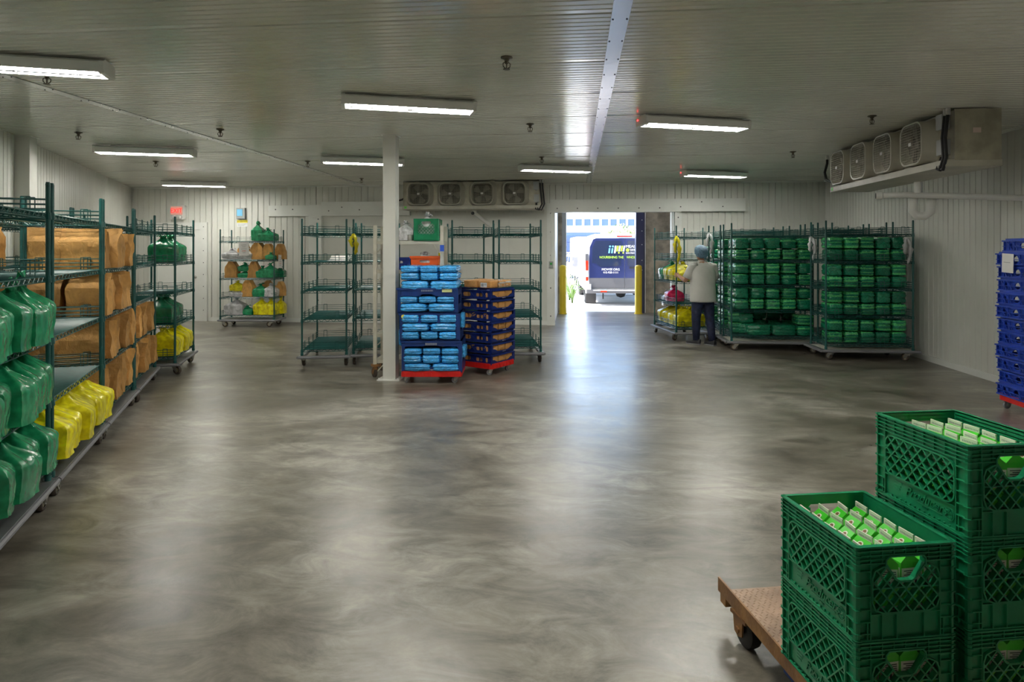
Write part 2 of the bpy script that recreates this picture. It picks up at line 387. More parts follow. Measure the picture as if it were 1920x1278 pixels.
# steel columns
def column(p, w, lab, rz=0, plate=True):
    t = thing('steel_column', lab, 'column', p, rz)
    b = MB(); b.bx(-w/2, w/2, -w/2, w/2, .012, CH-.004); b.cyl((w/2+.001, 0, 1.9), (w/2+.001, 0, 2.25), .004, n=6); ob('shaft', (b, MT['wall']), t)
    b = MB(); b.bx(-w*.9, w*.9, -w*.8, w*.8, 0, .012)
    for i in (-1, 1):
        for j in (-1, 1): b.cyl((i*w*.75, j*w*.68, .012), (i*w*.75, j*w*.68, .03), .012, n=6)
    ob('base_plate', (b, MT['trimw']), t)
    b = MB(); b.bx(-w*.62, w*.62, -w*.62, w*.62, CH-.006, CH-.001); ob('ceiling_collar', (b, MT['trimw']), t)
column(at(733, 8.03), .16, 'square white steel column standing on a base plate beside the blue bag stack')
column(at(46, 8.1), .19, 'square white steel column against the slanting wall behind the bag racks', .35)
# bollards
for px, lab in ((1052, 'yellow bollard at the left jamb of the outer door'), (1197, 'yellow bollard in front of the navy jamb')):
    p = at(px, 16.2)
    if px < 1100: p.x = -.33
    t = thing('bollard', lab, 'bollard', p)
    b = MB(); b.lathe([(.088, 0), (.088, 1.17), (.082, 1.2), (.06, 1.225), (.02, 1.235)], 20); ob('post', (b, MT['yellow'], radians(40)), t)
    b = MB(); b.cyl((0, 0, 0), (0, 0, .015), .11, n=20); ob('floor_flange', (b, MT['yellow']), t)
# ---------------------------------------------------------------- fluorescent fixtures
FL, FW = 1.22, .25
def fixture_meshes():
    M = {}
    prof = [(-FW/2, -.04), (-FW/2+.012, -.108), (-FW/2+.02, -.112), (-FW/2+.035, -.080), (-.012, -.075), (-.010, -.098), (.010, -.098), (.012, -.075),
            (FW/2-.035, -.080), (FW/2-.02, -.112), (FW/2-.012, -.108), (FW/2, -.04), (FW/2-.03, -.02), (-FW/2+.03, -.02)]
    b = MB(); r = [[(x, y, z) for y, z in prof] for x in (-FL/2+.02, FL/2-.02)]; b.loft(r); b.bx(-FL/2+.05, FL/2-.05, -.016, .016, -.118, -.090, 1)  # centre ridge painted black against the tube glare, so the tubes read apart
    for x in (-.4, .4): b.box((x, 0, -.01), (.06, .05, .02))
    M['housing'] = b.mesh('housing', [MT['lampw'], MT['dark']])
    b = MB(); pr = [(-FW/2-.004, -.035), (-FW/2+.01, -.118), (FW/2-.01, -.118), (FW/2+.004, -.035), (FW/2-.03, -.015), (-FW/2+.03, -.015)]
    b.loft([[(x, y, z) for y, z in pr] for x in (0, .035)]); M['end_cap'] = b.mesh('end_cap', MT['lampw'])
    b = MB(); b.tube([(-FL/2+.055, 0, 0), (FL/2-.055, 0, 0)], .016, 8); M['tube'] = b.mesh('tube', MT['tube'], True)
    b = MB(); b.box((0, 0, -.112), (.035, .09, .018)); b.box((0, 0, -.10), (.014, .17, .006)); b.cyl((0, 0, -.118), (0, 0, -.13), .012, n=8)
    M['clip'] = b.mesh('clip', MT['lampw'])
    b = MB(); b.cyl((0, 0, 0), (0, 0, -.012), .012, n=8); M['led'] = b.mesh('indicator', MT['led'])
    return M
FM = fixture_meshes()
LYAW = radians(20)
def fixture(px, y, lab, led=False, pos=None):
    p = at(px, 1.33*1200/(468-y)) if pos is None else V((pos[0], pos[1], 0))
    t = thing('ceiling_light', lab, 'ceiling light', (p.x, p.y, CH), LYAW, 'strip lights on the ceiling')
    ob('housing', FM['housing'], t)
    ob('end_cap', FM['end_cap'], t, (-FL/2-.012, 0, 0)); ob('end_cap', FM['end_cap'], t, (FL/2+.012, 0, 0), rz=pi)
    for s in (-1, 1): ob('tube', FM['tube'], t, (0, s*.055, -.1))
    ob('clip', FM['clip'], t)
    if led: ob('indicator', FM['led'], t, (-FL/2-.01, FW/2-.05, -.045))
e = at(205, 4.86); v = V((cos(LYAW), sin(LYAW), 0))*.62
fixture(0, 0, 'two-tube strip light nearest the camera, over the green bag rack', pos=(e.x-v.x, e.y-v.y))
fixture(768, 203, 'two-tube strip light hanging in front of the free-standing white column')
fixture(274, 288, 'strip light above the racks of brown paper bags')
fixture(366, 348, 'strip light farthest back, near the exit sign')
fixture(681, 306, 'strip light partly hidden behind the white column')
fixture(1041, 320, 'strip light in front of the back wall cooler, touching the metal seam strip')
fixture(1301, 237, 'larger-looking strip light with a red indicator, between seam strip and side cooler', True)
fixture(1339, 330, 'small-looking strip light with a red indicator over the green bundle racks', True)
fixture(0, 0, 'strip light above the milk crates, out of frame', pos=(.15, 2.17))
fixture(0, 0, 'strip light towards the side wall, out of frame', pos=(2.96, 3.36))
# sprinkler heads
b = MB(); b.lathe([(.0, 0), (.045, -.001), (.045, -.008), (.022, -.016), (.016, -.03)], 14); MT['sprk'] = pm('dull_brass', (.13, .11, .08), .45, metal=.6); esc = b.mesh('escutcheon', MT['sprk'], radians(40))
b = MB()
b.cyl((0, 0, -.03), (0, 0, -.05), .012, n=8)
for s in (-1, 1): b.tube([(s*.01, 0, -.035), (s*.028, 0, -.05), (s*.026, 0, -.07), (s*.006, 0, -.088)], .004, 5)
b.cyl((0, 0, -.05), (0, 0, -.085), .005, n=6); b.cyl((0, 0, -.088), (0, 0, -.092), .026, n=10)
spr = b.mesh('nozzle', MT['sprk'])
heads = [(88, 143, 'under the nearest strip light by the bag rack'), (147, 254, 'above the tall post of the brown bag rack'), (292, 308, 'between two strip lights near the exit sign'),
         (413, 248, 'beside the dull seam strip over the bag racks'), (577, 308, 'beside the strip light behind the column'), (678, 340, 'close to the back wall beside the column'),
         (950, 113, 'biggest-looking one, between seam strip and column light'), (994, 238, 'halfway to the back wall left of the shiny strip'), (1016, 300, 'just in front of the back wall strip light'),
         (1635, 223, 'in front of the side cooler'), (1487, 290, 'beside the black hose of the side cooler')]
for px, y, lab in heads:
    p = at(px, 1.43*1200/(468-(y-6)))
    t = thing('sprinkler_head', 'ceiling sprinkler head ' + lab, 'sprinkler', (p.x, p.y, CH), .4, 'sprinkler heads on the ceiling')
    ob('escutcheon', esc, t); ob('nozzle', spr, t)

# ---------------------------------------------------------------- evaporator coolers: local x along length, front faces -y, top at z=0
def rr3(w, h, r, y, n=4): return [(x, y, z) for x, z in rrect(w, h, r, n)]
def evap_meshes():
    M = {}; L, D, H = 2.92, .42, .52
    b = MB(); b.bx(-L/2, L/2, 0, D, -H, -.02); b.bx(-L/2-.012, -L/2, -.01, D+.01, -H-.01, -.015, 0); b.bx(L/2, L/2+.012, -.01, D+.01, -H-.01, -.015, 0)
    for x in (-1.2, -.4, .4, 1.2): b.box((x, .1, -.01), (.08, .06, .02))
    M['housing'] = b.mesh('housing', MT['galv'])
    b = MB(); b.bx(-L/2-.01, L/2+.01, -.09, D+.02, -H-.07, -H-.055); b.bx(-L/2-.01, L/2+.01, -.095, -.085, -H-.07, -H-.0); b.bx(-L/2-.01, L/2+.01, D+.01, D+.02, -H-.07, -H)
    b.add([(-L/2-.01, -.09, -H-.065), (-L/2-.01, D+.02, -H-.065), (-L/2-.01, D+.02, -H), (-L/2-.01, -.09, -H), ], [(0, 1, 2, 3)])
    b.add([(L/2+.01, -.09, -H-.065), (L/2+.01, D+.02, -H-.065), (L/2+.01, D+.02, -H), (L/2+.01, -.09, -H), ], [(3, 2, 1, 0)])
    M['drip_pan'] = b.mesh('drip_pan', MT['evap'])
    b = MB(); w = .46                                   # shroud: flared rounded-square duct
    b.loft([rr3(w+.12, w-.0+.03, .12, .0), rr3(w+.03, w+.01, .12, -.05), rr3(w, w, .12, -.14), rr3(w-.035, w-.035, .105, -.14), rr3(w-.05, w-.05, .1, -.02)], caps=False)
    M['fan_shroud'] = b.mesh('fan_shroud', MT['evap'], radians(40))
    b = MB(); hw = (w-.035)/2
    for i in range(-7, 8):
        q = i*hw/7.6; e = hw if abs(q) < hw-.1 else hw-.1+sqrt(max(0, .1**2-(abs(q)-hw+.1)**2))
        b.bar((q, -.139, -e), (q, -.139, e), .004, .004); b.bar((-e, -.143, q), (e, -.143, q), .004, .004)
    M['grille'] = b.mesh('grille', MT['galv'])
    b = MB()
    for k in range(4):
        a = k*pi/2+.5
        pts = [(.04, -.22), (.19, -.55), (.205, -.1), (.19, .25), (.05, .35)]
        top = [(r*cos(a+t), -.055+.03*(t), r*sin(a+t)) for r, t in pts]; bot = [(x, y+.004, z) for x, y, z in top]
        b.loft([top, bot])
    b.cyl((0, -.075, 0), (0, -.03, 0), .045, n=12); M['fan_blades'] = b.mesh('fan_blades', MT['bladegrey'])
    b = MB(); b.bx(-w/2+.03, w/2-.03, -.018, -.004, -w/2+.03, w/2-.03); M['coil'] = b.mesh('coil_face', MT['dark'])
    b = MB(); b.box((0, -.147, 0), (.05, .006, .036)); M['nameplate'] = b.mesh('nameplate', MT['sheet'])
    b = MB(); b.bx(-.05, .05, -.07, 0, -.075, .075); b.bx(-.054, .054, -.082, -.07, -.079, .079); b.cyl((0, -.03, -.075), (0, -.03, -.105), .018, n=8)
    M['junction_box'] = b.mesh('junction_box', MT['grey'])
    return M
EM = evap_meshes()
def evaporator(lab, loc, rz, s):
    # s=+1: wiring end at +x, s=-1: at -x
    L, D, H = 2.92, .42, .52
    t = thing('cooler_unit', lab, 'cooler', loc, rz)
    ob('housing', EM['housing'], t); ob('drip_pan', EM['drip_pan'], t, (0, 0, 0))
    for i in range(4):
        x = (-1.5+i)*.665 - s*.12
        f = ob('fan_shroud', EM['fan_shroud'], t, (x, 0, -.275))
        ob('coil_face', EM['coil'], f); ob('fan_blades', EM['fan_blades'], f, rot=(0, .5*i, 0)); g = ob('grille', EM['grille'], f); g['kind'] = 'stuff'; ob('nameplate', EM['nameplate'], f)
    xe = s*(L/2-.13)
    ob('junction_box', EM['junction_box'], t, (xe-s*.01, 0, -.12)); ob('junction_box', EM['junction_box'], t, (xe-s*.0, 0, -.38))
    b = MB()
    for dx, dz in ((0, -.09), (.05, -.16)):
        b.tube([(xe+s*(.07+dx), -.06, .0), (xe+s*(.07+dx), -.07, -.12), (xe+s*(.09+dx), -.10, -.3), (xe+s*(.11+dx), -.1, -.5), (xe+s*(.05+dx), -.1, -.62), (xe+s*(dx-.02), -.09, -.60), (xe+s*(-.01), -.05, -.48)], .017, 8)
    ob('hose', (b, MT['dark'], True), t)
    b = MB()
    for dx in (0, .05): b.cyl((xe+s*(.07+dx), -.06, -.001), (xe+s*(.07+dx), -.06, -.07), .022, n=10)
    ob('conduit_fitting', (b, MT['steel'], radians(40)), t)
    x0 = -s*(L/2)
    b = MB(); b.tube([(x0-s*.38, .0, 0), (x0-s*.38, .0, -.12), (x0-s*.42, -.02, -.25), (x0-s*.36, -.02, -.37), (x0-s*.2, 0, -.42), (x0-s*.05, .03, -.38), (x0+s*.02, .05, -.33)], .02, 8)
    ob('hose', (b, MT['dark'], True), t)
    b = MB(); b.cyl((x0-s*.38, 0, -.001), (x0-s*.38, 0, -.06), .025, n=10); ob('conduit_fitting', (b, MT['steel'], radians(40)), t)
    b = MB(); b.box((s*(L/2+.0135), .2, -.23), (.003, .075, .05)); ob('rating_label', (b, pm('label_pink', (.62, .48, .45), .5)), t)
    b = MB(); b.box((x0+s*.06, -.096, -H-.03), (.05, .003, .045)); ob('sticker', (b, pm('sticker_green', (.12, .6, .06), .5)), t)
    return t
evaporator('long four-fan cooler hung from the ceiling along the side wall', (3.80, 8.32, CH), -pi/2, 1)
evaporator('long four-fan cooler hung from the ceiling on the back wall', (-2.13, 13.12, CH), 0, 1)
# drain pipes
t = thing('drain_pipe', 'white drain pipe with trap under the side wall cooler', 'pipe', (4.02, 8.0, 2.27))
b = MB(); b.tube([(0, 0, .15), (0, 0, .02)], .045, 12); b.tube([(-.35, .1, .0), (-.1, .03, 0), (.2, -.06, -.02), (XR-4.02-.002, -.35, -.08)], .034, 12)
b.cyl((-.36, .1, 0), (-.42, .12, .0), .042, n=12); ob('pipe', (b, MT['pvc'], radians(50)), t)
b = MB(); b.tube([(0, .1, -.02), (0, .12, -.18), (.04, .12, -.24), (.12, .1, -.25), (.18, .08, -.2), (.18, .06, -.03)], .05, 12); ob('trap', (b, MT['pvc'], True), t)
b = MB(); b.cyl((-.40, .113, 0), (-.425, .1215, .0), .034, n=12); ob('dark_end_disc', (b, MT['dark']), t)  # black disc painted on as the dark inside of the closed pipe
t = thing('drain_pipe', 'white drain pipe elbow under the back wall cooler', 'pipe', (-2.14, 13.3, 2.42))
b = MB(); b.tube([(0, .1, .09), (0, .1, -.02)], .045, 12); b.tube([(0, -.12, -.04), (0, .1, -.02), (.16, .3, -.17), (.3, .49, -.28)], .04, 12); ob('pipe', (b, MT['pvc'], radians(50)), t)
b = MB(); b.cyl((0, -.121, -.04), (0, -.125, -.04), .036, n=12); ob('dark_end_disc', (b, MT['dark']), t)  # black disc again stands for the unlit bore
# lamps' door switch, conduit
t = thing('wall_switch', 'small switch with green button beside the open doorway', 'switch', (-.53, WY-.08, 1.30))
b = MB(); b.bx(-.045, .045, -.05, 0, -.07, .07); ob('switch_box', (b, MT['grey']), t)
b = MB(); b.cyl((0, -.05, .02), (0, -.065, .02), .025, n=10); ob('button', (b, pm('button_green', (.02, .3, .05), .4)), t)
b = MB(); b.cyl((0, -.015, .07), (0, -.015, 1.1), .012, n=8); ob('conduit', (b, MT['trimw']), t)
t = thing('wall_switch', 'small green-buttoned switch on the closed sliding door jamb', 'switch', (-5.69, WY-.08, 1.32))
b = MB(); b.bx(-.04, .04, -.05, 0, -.06, .06); ob('switch_box', (b, MT['grey']), t)
b = MB(); b.cyl((0, -.05, .02), (0, -.07, .02), .03, n=10); ob('button', (b, MT['cgreen']), t)
# text helper
def text(s, size, mat, parent, M, ext=.002, shear=0, name='lettering', align='LEFT', xs=1.0):
    c = bpy.data.curves.new('t', 'FONT'); c.body = s; c.size = size; c.extrude = ext; c.shear = shear; c.align_x = align; c.resolution_u = 3
    o = bpy.data.objects.new('t', c); COL.objects.link(o); bpy.context.view_layer.update()
    dg = bpy.context.evaluated_depsgraph_get(); me = bpy.data.meshes.new_from_object(o.evaluated_get(dg))
    bpy.data.objects.remove(o); bpy.data.curves.remove(c)
    me.materials.clear(); me.materials.append(mat)
    me.transform(M @ Matrix.Diagonal((xs, 1, 1, 1))); me.name = name
    return ob(name, me, parent)
def front(x, y, z): return T(x, y, z) @ RX(pi/2)        # upright text facing -y
# exit sign
t = thing('exit_sign', 'lit red exit sign on the back wall', 'sign', (-9.02, WY, 2.47))
b = MB(); b.loft([rr3(.38, .32, .05, -.0), rr3(.38, .32, .05, -.07)]); ob('case', (b, MT['trimw']), t)
b = MB(); b.loft([rr3(.28, .19, .02, -.07), rr3(.28, .19, .02, -.085)]); 
o = ob('face', (b, MT['exitface']), t, (-.02, 0, .04)); text('EXIT', .145, MT['exitred'], t, front(-.02, -.088, -.01), .003, align='CENTER', xs=.95)
b = MB()
for k in (-1, 1): b.lathe([(.0, 0), (.04, .0), (.045, .03), (.03, .05)], 12, M=T(k*.07, -.07, -.11) @ RX(pi/2))
ob('emergency_lamps', (b, MT['lampw'], True), t)
# controller box and warning placard
t = thing('wall_controller', 'small grey controller with blue screen above the yellow placard', 'controller', (-7.52, WY, 2.44))
b = MB(); b.bx(-.10, .10, -.07, 0, -.12, .12); ob('case', (b, MT['grey']), t)
b = MB(); b.bx(-.08, .05, -.075, -.07, -.06, .09); ob('screen', (b, MT['sky']), t)
t = thing('placard', 'yellow and white attention placard on the back wall', 'sign', (-7.51, WY, 2.22))
b = MB(); b.bx(-.125, .125, -.004, 0, -.08, .07); ob('white_plate', (b, MT['white']), t)
b = MB(); b.bx(-.125, .125, -.007, -.004, .01, .07); ob('yellow_band', (b, MT['signyellow']), t)
text('ATTENTION', .042, MT['black'], t, front(0, -.009, .027), .001, align='CENTER')
b = MB()
for i in range(3): b.bx(-.11, .10-.03*i, -.006, -.004, -.02-.02*i, -.014-.02*i)
ob('small_print', (b, MT['grey']), t)
# ---------------------------------------------------------------- wire shelving trolleys
LV = [.235, .65, 1.05, 1.45, 1.85]
LVN = ['bottom shelf', 'second shelf up', 'middle shelf', 'fourth shelf up', 'top shelf']
POST = 2.05
def cm(key, fn):
    if key not in CACHE: CACHE[key] = fn()
    return CACHE[key]
def m_post():
    b = MB(); b.cyl((0, 0, .13), (0, 0, POST-.02), .0135, n=10); b.cyl((0, 0, POST-.02), (0, 0, POST), .015, .011, n=10)
    for i in range(36): b.cyl((0, 0, .2+i*.05), (0, 0, .204+i*.05), .0143, n=8, caps=False)
    b.cyl((0, 0, .155), (0, 0, .19), .02, n=10)
    return b.mesh('post', MT['green'], radians(40))
def m_dolly(L, D, deck='alu'):
    b = MB(); x, y = (L/2+.05 if D > .56 else L/2-.002), D/2+.01
    for s in (-1, 1):
        b.bx(-x, x, s*y-.03, s*y+.03, .115, .155); b.bx(s*x-.03, s*x+.03, -y, y, .115, .155)
    if deck: b.bx(-x, x, -y+.02, y-.02, .142, .152, mi=2)
    b.bx(-.02, .02, -y, y, .115, .145)
    b.cyl((-x-.03, -y-.035, .136), (x+.03, -y-.035, .136), .018, n=8, mi=1); b.cyl((-x-.03, y+.035, .136), (x+.03, y+.035, .136), .018, n=8, mi=1)
    b.cyl((-x-.035, -y-.03, .136), (-x-.035, y+.03, .136), .018, n=8, mi=1); b.cyl((x+.035, -y-.03, .136), (x+.035, y+.03, .136), .018, n=8, mi=1)
    return b.mesh('dolly', [MT['alu'], MT['bumper'], MT['deckcream'] if deck == 'cream' else MT['alu']], radians(35))
def m_fork():
    b = MB(); b.bx(-.045, .045, -.035, .035, .094, .10); b.cyl((0, 0, .07), (0, 0, .094), .025, n=10)
    for s in (-1, 1): b.plate([(-.02, .095), (-.045, .04), (-.02, .03), (.03, .08), (.03, .095)], [], .004, T(0, s*.022+.002, 0) @ RX(pi/2))
    b.cyl((-.028, -.028, .05), (-.028, .028, .05), .008, n=6)
    return b.mesh('caster', MT['steel'])
def m_wheel():
    b = MB(); b.lathe([(.03, -.016), (.046, -.016), (.05, -.010), (.05, .010), (.046, .016), (.03, .016)], 16, 0, RX(pi/2), caps=False)
    b.lathe([(.0, -.012), (.031, -.012), (.031, .012), (.0, .012)], 12, 1, RX(pi/2), caps=False)
    return b.mesh('wheel', [MT['wheel'], MT['wheelhub']], radians(40))
def rod(b, p, q, r=.0032): b.cyl(p, q, r, n=4, caps=False)
def m_shelf(L, D):
    b = MB(); x, y = L/2-.01, D/2-.01
    n = int(L/.045)
    for s in (-1, 1):
        for z in (0, -.032): rod(b, (-x, s*y, z), (x, s*y, z), .0042); rod(b, (s*x, -y, z), (s*x, y, z), .0042)
        k = int(2*x/.04)
        for i in range(k):
            u = -x+2*x*i/k; w = -x+2*x*(i+1)/k
            rod(b, (u, s*y, 0 if i % 2 else -.032), (w, s*y, -.032 if i % 2 else 0))
        k = int(2*y/.04)
        for i in range(k):
            u = -y+2*y*i/k; w = -y+2*y*(i+1)/k
            rod(b, (s*x, u, 0 if i % 2 else -.032), (s*x, w, -.032 if i % 2 else 0))
    for j in (-.33, 0, .33): rod(b, (-x, j*D, -.008), (x, j*D, -.008), .004)
    k = int(2*x/.026)
    for i in range(1, k): rod(b, (-x+2*x*i/k, -y, -.001), (-x+2*x*i/k, y, -.001), .0036)
    for i in (-1, 1):
        for j in (-1, 1): b.cyl((i*L/2, j*D/2, -.038), (i*L/2, j*D/2, .006), .02, .017, n=8)
    return b.mesh('shelf', MT['green'])
def m_ledge(L, D, sides):
    b = MB(); x, y = L/2-.012, D/2-.008
    S4 = {'f': ((-x, -y), (x, -y)), 'b': ((-x, y), (x, y)), 'l': ((-L/2+.008, -D/2+.012), (-L/2+.008, D/2-.012)), 'r': ((L/2-.008, -D/2+.012), (L/2-.008, D/2-.012))}
    for s in sides:
        p, q = V(S4[s][0]), V(S4[s][1])
        for z in (.03, .06, .092): rod(b, (*p, z), (*q, z), .0034)
        for u in ((.12, .38, .66, .9) if s in 'fb' else (.2, .8)):
            w = .025/(q-p).length
            for k in (-w, w): c = p.lerp(q, u+k); rod(b, (*c, -.02), (*c, .105), .0034)
            c1, c2 = p.lerp(q, u-w), p.lerp(q, u+w); rod(b, (*c1, .105), (*c2, .105), .0034)
    return b.mesh('ledge', MT['green'])
class Rack:
    def __init__(s, P0, d, L, D, lab, sides='fblr', ledge_levels=(0, 1, 2, 3, 4), front_levels=(), group='green wire shelving trolleys', levels=LV):
        deck = 'cream' if group == G_G else ('alu' if D < .56 else '')
        s.a = atan2(d.y, d.x); s.L, s.D = L, D; s.lv = levels
        yd = V((-d.y, d.x, 0)); s.c = V((P0.x, P0.y, 0)) + d*(L/2) + yd*(D/2)
        s.t = thing('wire_rack', lab, 'rack', s.c, s.a, group); t = s.t
        ob('dolly', cm(('dolly', L, D, deck), lambda: m_dolly(L, D, deck)), t)
        r = rng(int(abs(P0.x*1000)+abs(P0.y*100)))
        for i in (-1, 1):
            for j in (-1, 1):
                c = ob('caster', cm('fork', m_fork), t, (i*(L/2-.07), j*(D/2-.01), 0), r.uniform(-1.2, 1.2) if r.random() < .6 else r.choice([0, pi]), 1.15)
                ob('wheel', cm('wheel', m_wheel), c, (-.028, 0, .05))
                ob('post', cm('post', m_post), t, (i*L/2, j*D/2, 0))
        for k, z in enumerate(levels):
            sh = ob('shelf', cm(('shelf', L, D), lambda: m_shelf(L, D)), t, (0, 0, z))
            sd = sides if k in ledge_levels else ''
            if k in front_levels and 'f' not in sd: sd += 'f'
            if sd: ob('ledge', cm(('ledge', L, D, sd), lambda: m_ledge(L, D, sd)), sh)
    def w(s, x, y, z=0):
        return s.t_matrix() @ V((x, y, z))
    def t_matrix(s): return T(s.c) @ RZ(s.a)
G_G = 'wire racks of wrapped green bundles'
u_row = dirw(-.36, .933); n_row = V((-u_row.y, u_row.x, 0))
A0 = room(-2.97, 4.12); LB, DB = 1.33, .55
G_ROW = 'wire racks of the bag row along the slanting wall'
R1 = Rack(A0-u_row*1.385, u_row, LB, DB, 'green wire rack nearest the camera, its lower shelves full of tied green bags', 'blr', group=G_ROW)
R2 = Rack(A0+u_row*.02, u_row, LB, DB, 'half-empty green wire rack with yellow bags on its bottom shelf', 'blr', group=G_ROW)
R3 = Rack(A0+u_row*1.425, u_row, LB, DB, 'green wire rack packed on four shelves with brown paper bags', 'bl', group=G_ROW)
R4 = Rack(A0+u_row*2.83, u_row, LB, DB, 'green wire rack with brown paper bags on its two lower shelves only', 'bf', (4, 3), group=G_ROW)
R5 = Rack(room(-4.36, 8.28), dirw(-.27, 1), 1.08, DB, 'green wire rack at the far end of the bag row, with green and yellow bags', 'blrf', group=G_ROW)
Q3 = Rack(A0+u_row*1.47+n_row*.76, u_row, LB, DB, 'second-row wire rack with brown bags, behind the packed brown bag rack', 'blr', group=G_ROW)
Q4 = Rack(A0+u_row*2.88+n_row*.76, u_row, LB, DB, 'second-row wire rack with yellow bags, glimpsed behind the bag row', 'blrf', group=G_ROW)
dx = room(1, 0)
RA = Rack(at(413, 13.45), dirw(1, -.02), 1.14, .52, 'wire rack of mixed returned bags standing against the back wall', 'lrb', (0, 1, 2, 4), levels=[.235, .62, 1.02, 1.41, 1.80])
G_E = 'empty wire racks'
RB = Rack(at(649.6, 8.95), dirw(-.2, 1.39), 1.33, .60, 'empty wire rack with a white sheet on it, beside the closed sliding door', group=G_E)
RC = Rack(at(744, 9.1), dirw(-.15, 1), 1.33, .60, 'empty wire rack with a yellow bag tied to its post, behind the white column', group=G_E)
RD = Rack(at(925, 9.35), dirw(-.15, 1), 1.33, .60, 'empty wire rack behind the bread stack', group=G_E)
RE = Rack(at(1013.8, 9.2), dirw(-.085, 1), 1.33, .60, 'empty wire rack nearest the open doorway', group=G_E)
RF = Rack(at(1329, 11.45), dirw(-.10, 1), 1.2, .60, 'wire rack being pushed by the person, carrying yellow bags')
d8 = room(1, 0); phi = radians(-6)
dg = (RZ(phi) @ dirw(1, 0))
G_G = 'wire racks of wrapped green bundles'
RG = Rack(at(1371.6, 10.3), dg, 1.33, .58, 'wire rack of green bundles beside the person, its front shelves open', 'lb', (0, 1, 2, 3, 4), (4,), G_G)
RG2 = Rack(at(1351, 11.1), dg, 1.33, .58, 'wire rack of green bundles directly behind the open-fronted one', 'lrbf', (4, 0), (), G_G)
RG3 = Rack(at(1329, 11.9), dg, 1.33, .58, 'third wire rack back in the file beside the person', 'lrbf', (4, 0), (), G_G)
dh = (RZ(radians(-5)) @ dirw(1, 0)); hn = V((-dh.y, dh.x, 0))
PH = at(1548.6, 9.42)
RH = Rack(PH, dh, 1.22, .58, 'wire rack of green bundles nearest the side wall, with front rails', 'lrbf', (0, 1, 2, 3, 4), (), G_G)
RH2 = Rack(PH+hn*.74+dh*.38, dh, .82, .58, 'wire rack directly behind the railed one by the side wall', 'lrbf', (4, 0), (), G_G)
RH3 = Rack(PH+hn*1.48+dh*.36, dh, .82, .58, 'third wire rack back by the side wall', 'lrbf', (4,), (), G_G)

# ---------------------------------------------------------------- bags
def cubegrid(n):
    idx = {}; vs = []; fs = []
    def vid(p):
        k = tuple(round(c, 5) for c in p)
        if k not in idx: idx[k] = len(vs); vs.append(p)
        return idx[k]
    for ax in range(3):
        for sg in (-1, 1):
            for i in range(n):
                for j in range(n):
                    q = []
                    for di, dj in ((0, 0), (1, 0), (1, 1), (0, 1)):
                        a, b_ = -1+2*(i+di)/n, -1+2*(j+dj)/n
                        p = [0, 0, 0]; p[ax] = sg; p[(ax+1) % 3] = a; p[(ax+2) % 3] = b_; q.append(vid(tuple(p)))
                    fs.append(q if sg > 0 else q[::-1])
    return vs, fs
def soft(p, k):
    v = V(p); s = v.normalized()*1.18
    return v*(1-k) + s*k
def ridge(v): return 1-abs(noise.noise(v))*2
def m_bundle(seed, mat, rnd=.30):                       # wrapped brick of meals in film, unit half-size 1
    vs, fs = cubegrid(12); b = MB(); o = V((seed*7.3, seed*3.1, 0)); out = []
    for p in vs:
        v = soft(p, rnd); nn = v.normalized()
        w = ridge(V((v.x*1.3, v.y*1.6, v.z*3.0))+o)*.08 + (abs(noise.noise(V((v.x*2, v.y*2.4, v.z*4))+o))-.2)*.12 + noise.noise(v*5+o)*.03
        pinch = -.10*max(0, 1-abs(v.z)*5) * (1 if max(abs(v.x), abs(v.y)) > .8 else 0)
        out.append(v + nn*(w-.04+pinch))
    b.add(out, fs); b.m = [0 if noise.noise(V((0, 0, out[f[0]].z*2.3+seed*3.7))) < .02+.12*(seed % 3) else 1 for f in b.f]
    return b.mesh('bundle', mat, True)
def m_tied(seed, mat, neck=.75):               # full carrier bag tied at the top; base z=0, height 1, half width .5
    vs, fs = cubegrid(16); o = V((seed*5.7, seed*9.1, 2)); out = []
    for p in vs:
        v = soft(p, .20); z = (v.z+1)/2
        t = max(0, min(1, (z-.62)/.38)); sh = 1-.78*t*t*(3-2*t)
        ang = atan2(v.y, v.x); r = sqrt(v.x*v.x+v.y*v.y)+1e-6
        gather = sin(ang*8+5*noise.noise(V((cos(ang)*1.5, sin(ang)*1.5, seed))))*.10*t*(1.2-t) + ridge(V((cos(ang)*2.6, sin(ang)*2.6, z*.5))+o)*.05*(.5+t)
        crease = (abs(noise.noise(V((v.x*2.6, v.y*2.6, z*1.1))+o))-.2)*.10 + noise.noise(v*5+o)*.025
        lean = V((noise.noise(V((seed*1.7, 0, z*1.5)))*.09, noise.noise(V((0, seed*1.7, z*1.5)))*.07, 0))*z
        k = sh*(1-.05*(1-z)+.05*sin(pi*min(1, z*1.3)))*(1+(gather+crease)/max(r, .35)*min(1, r*1.5))
        flare = 1+.08*max(0, .12-z)/.12
        out.append(V((v.x*k*flare*.49, v.y*k*flare*.49, max(0, z*(.86+.05*noise.noise(V((v.x*2, v.y*2, seed)))))))+lean)
    b = MB(); b.add(out, fs); return b.mesh('tied_bag', mat, radians(50))
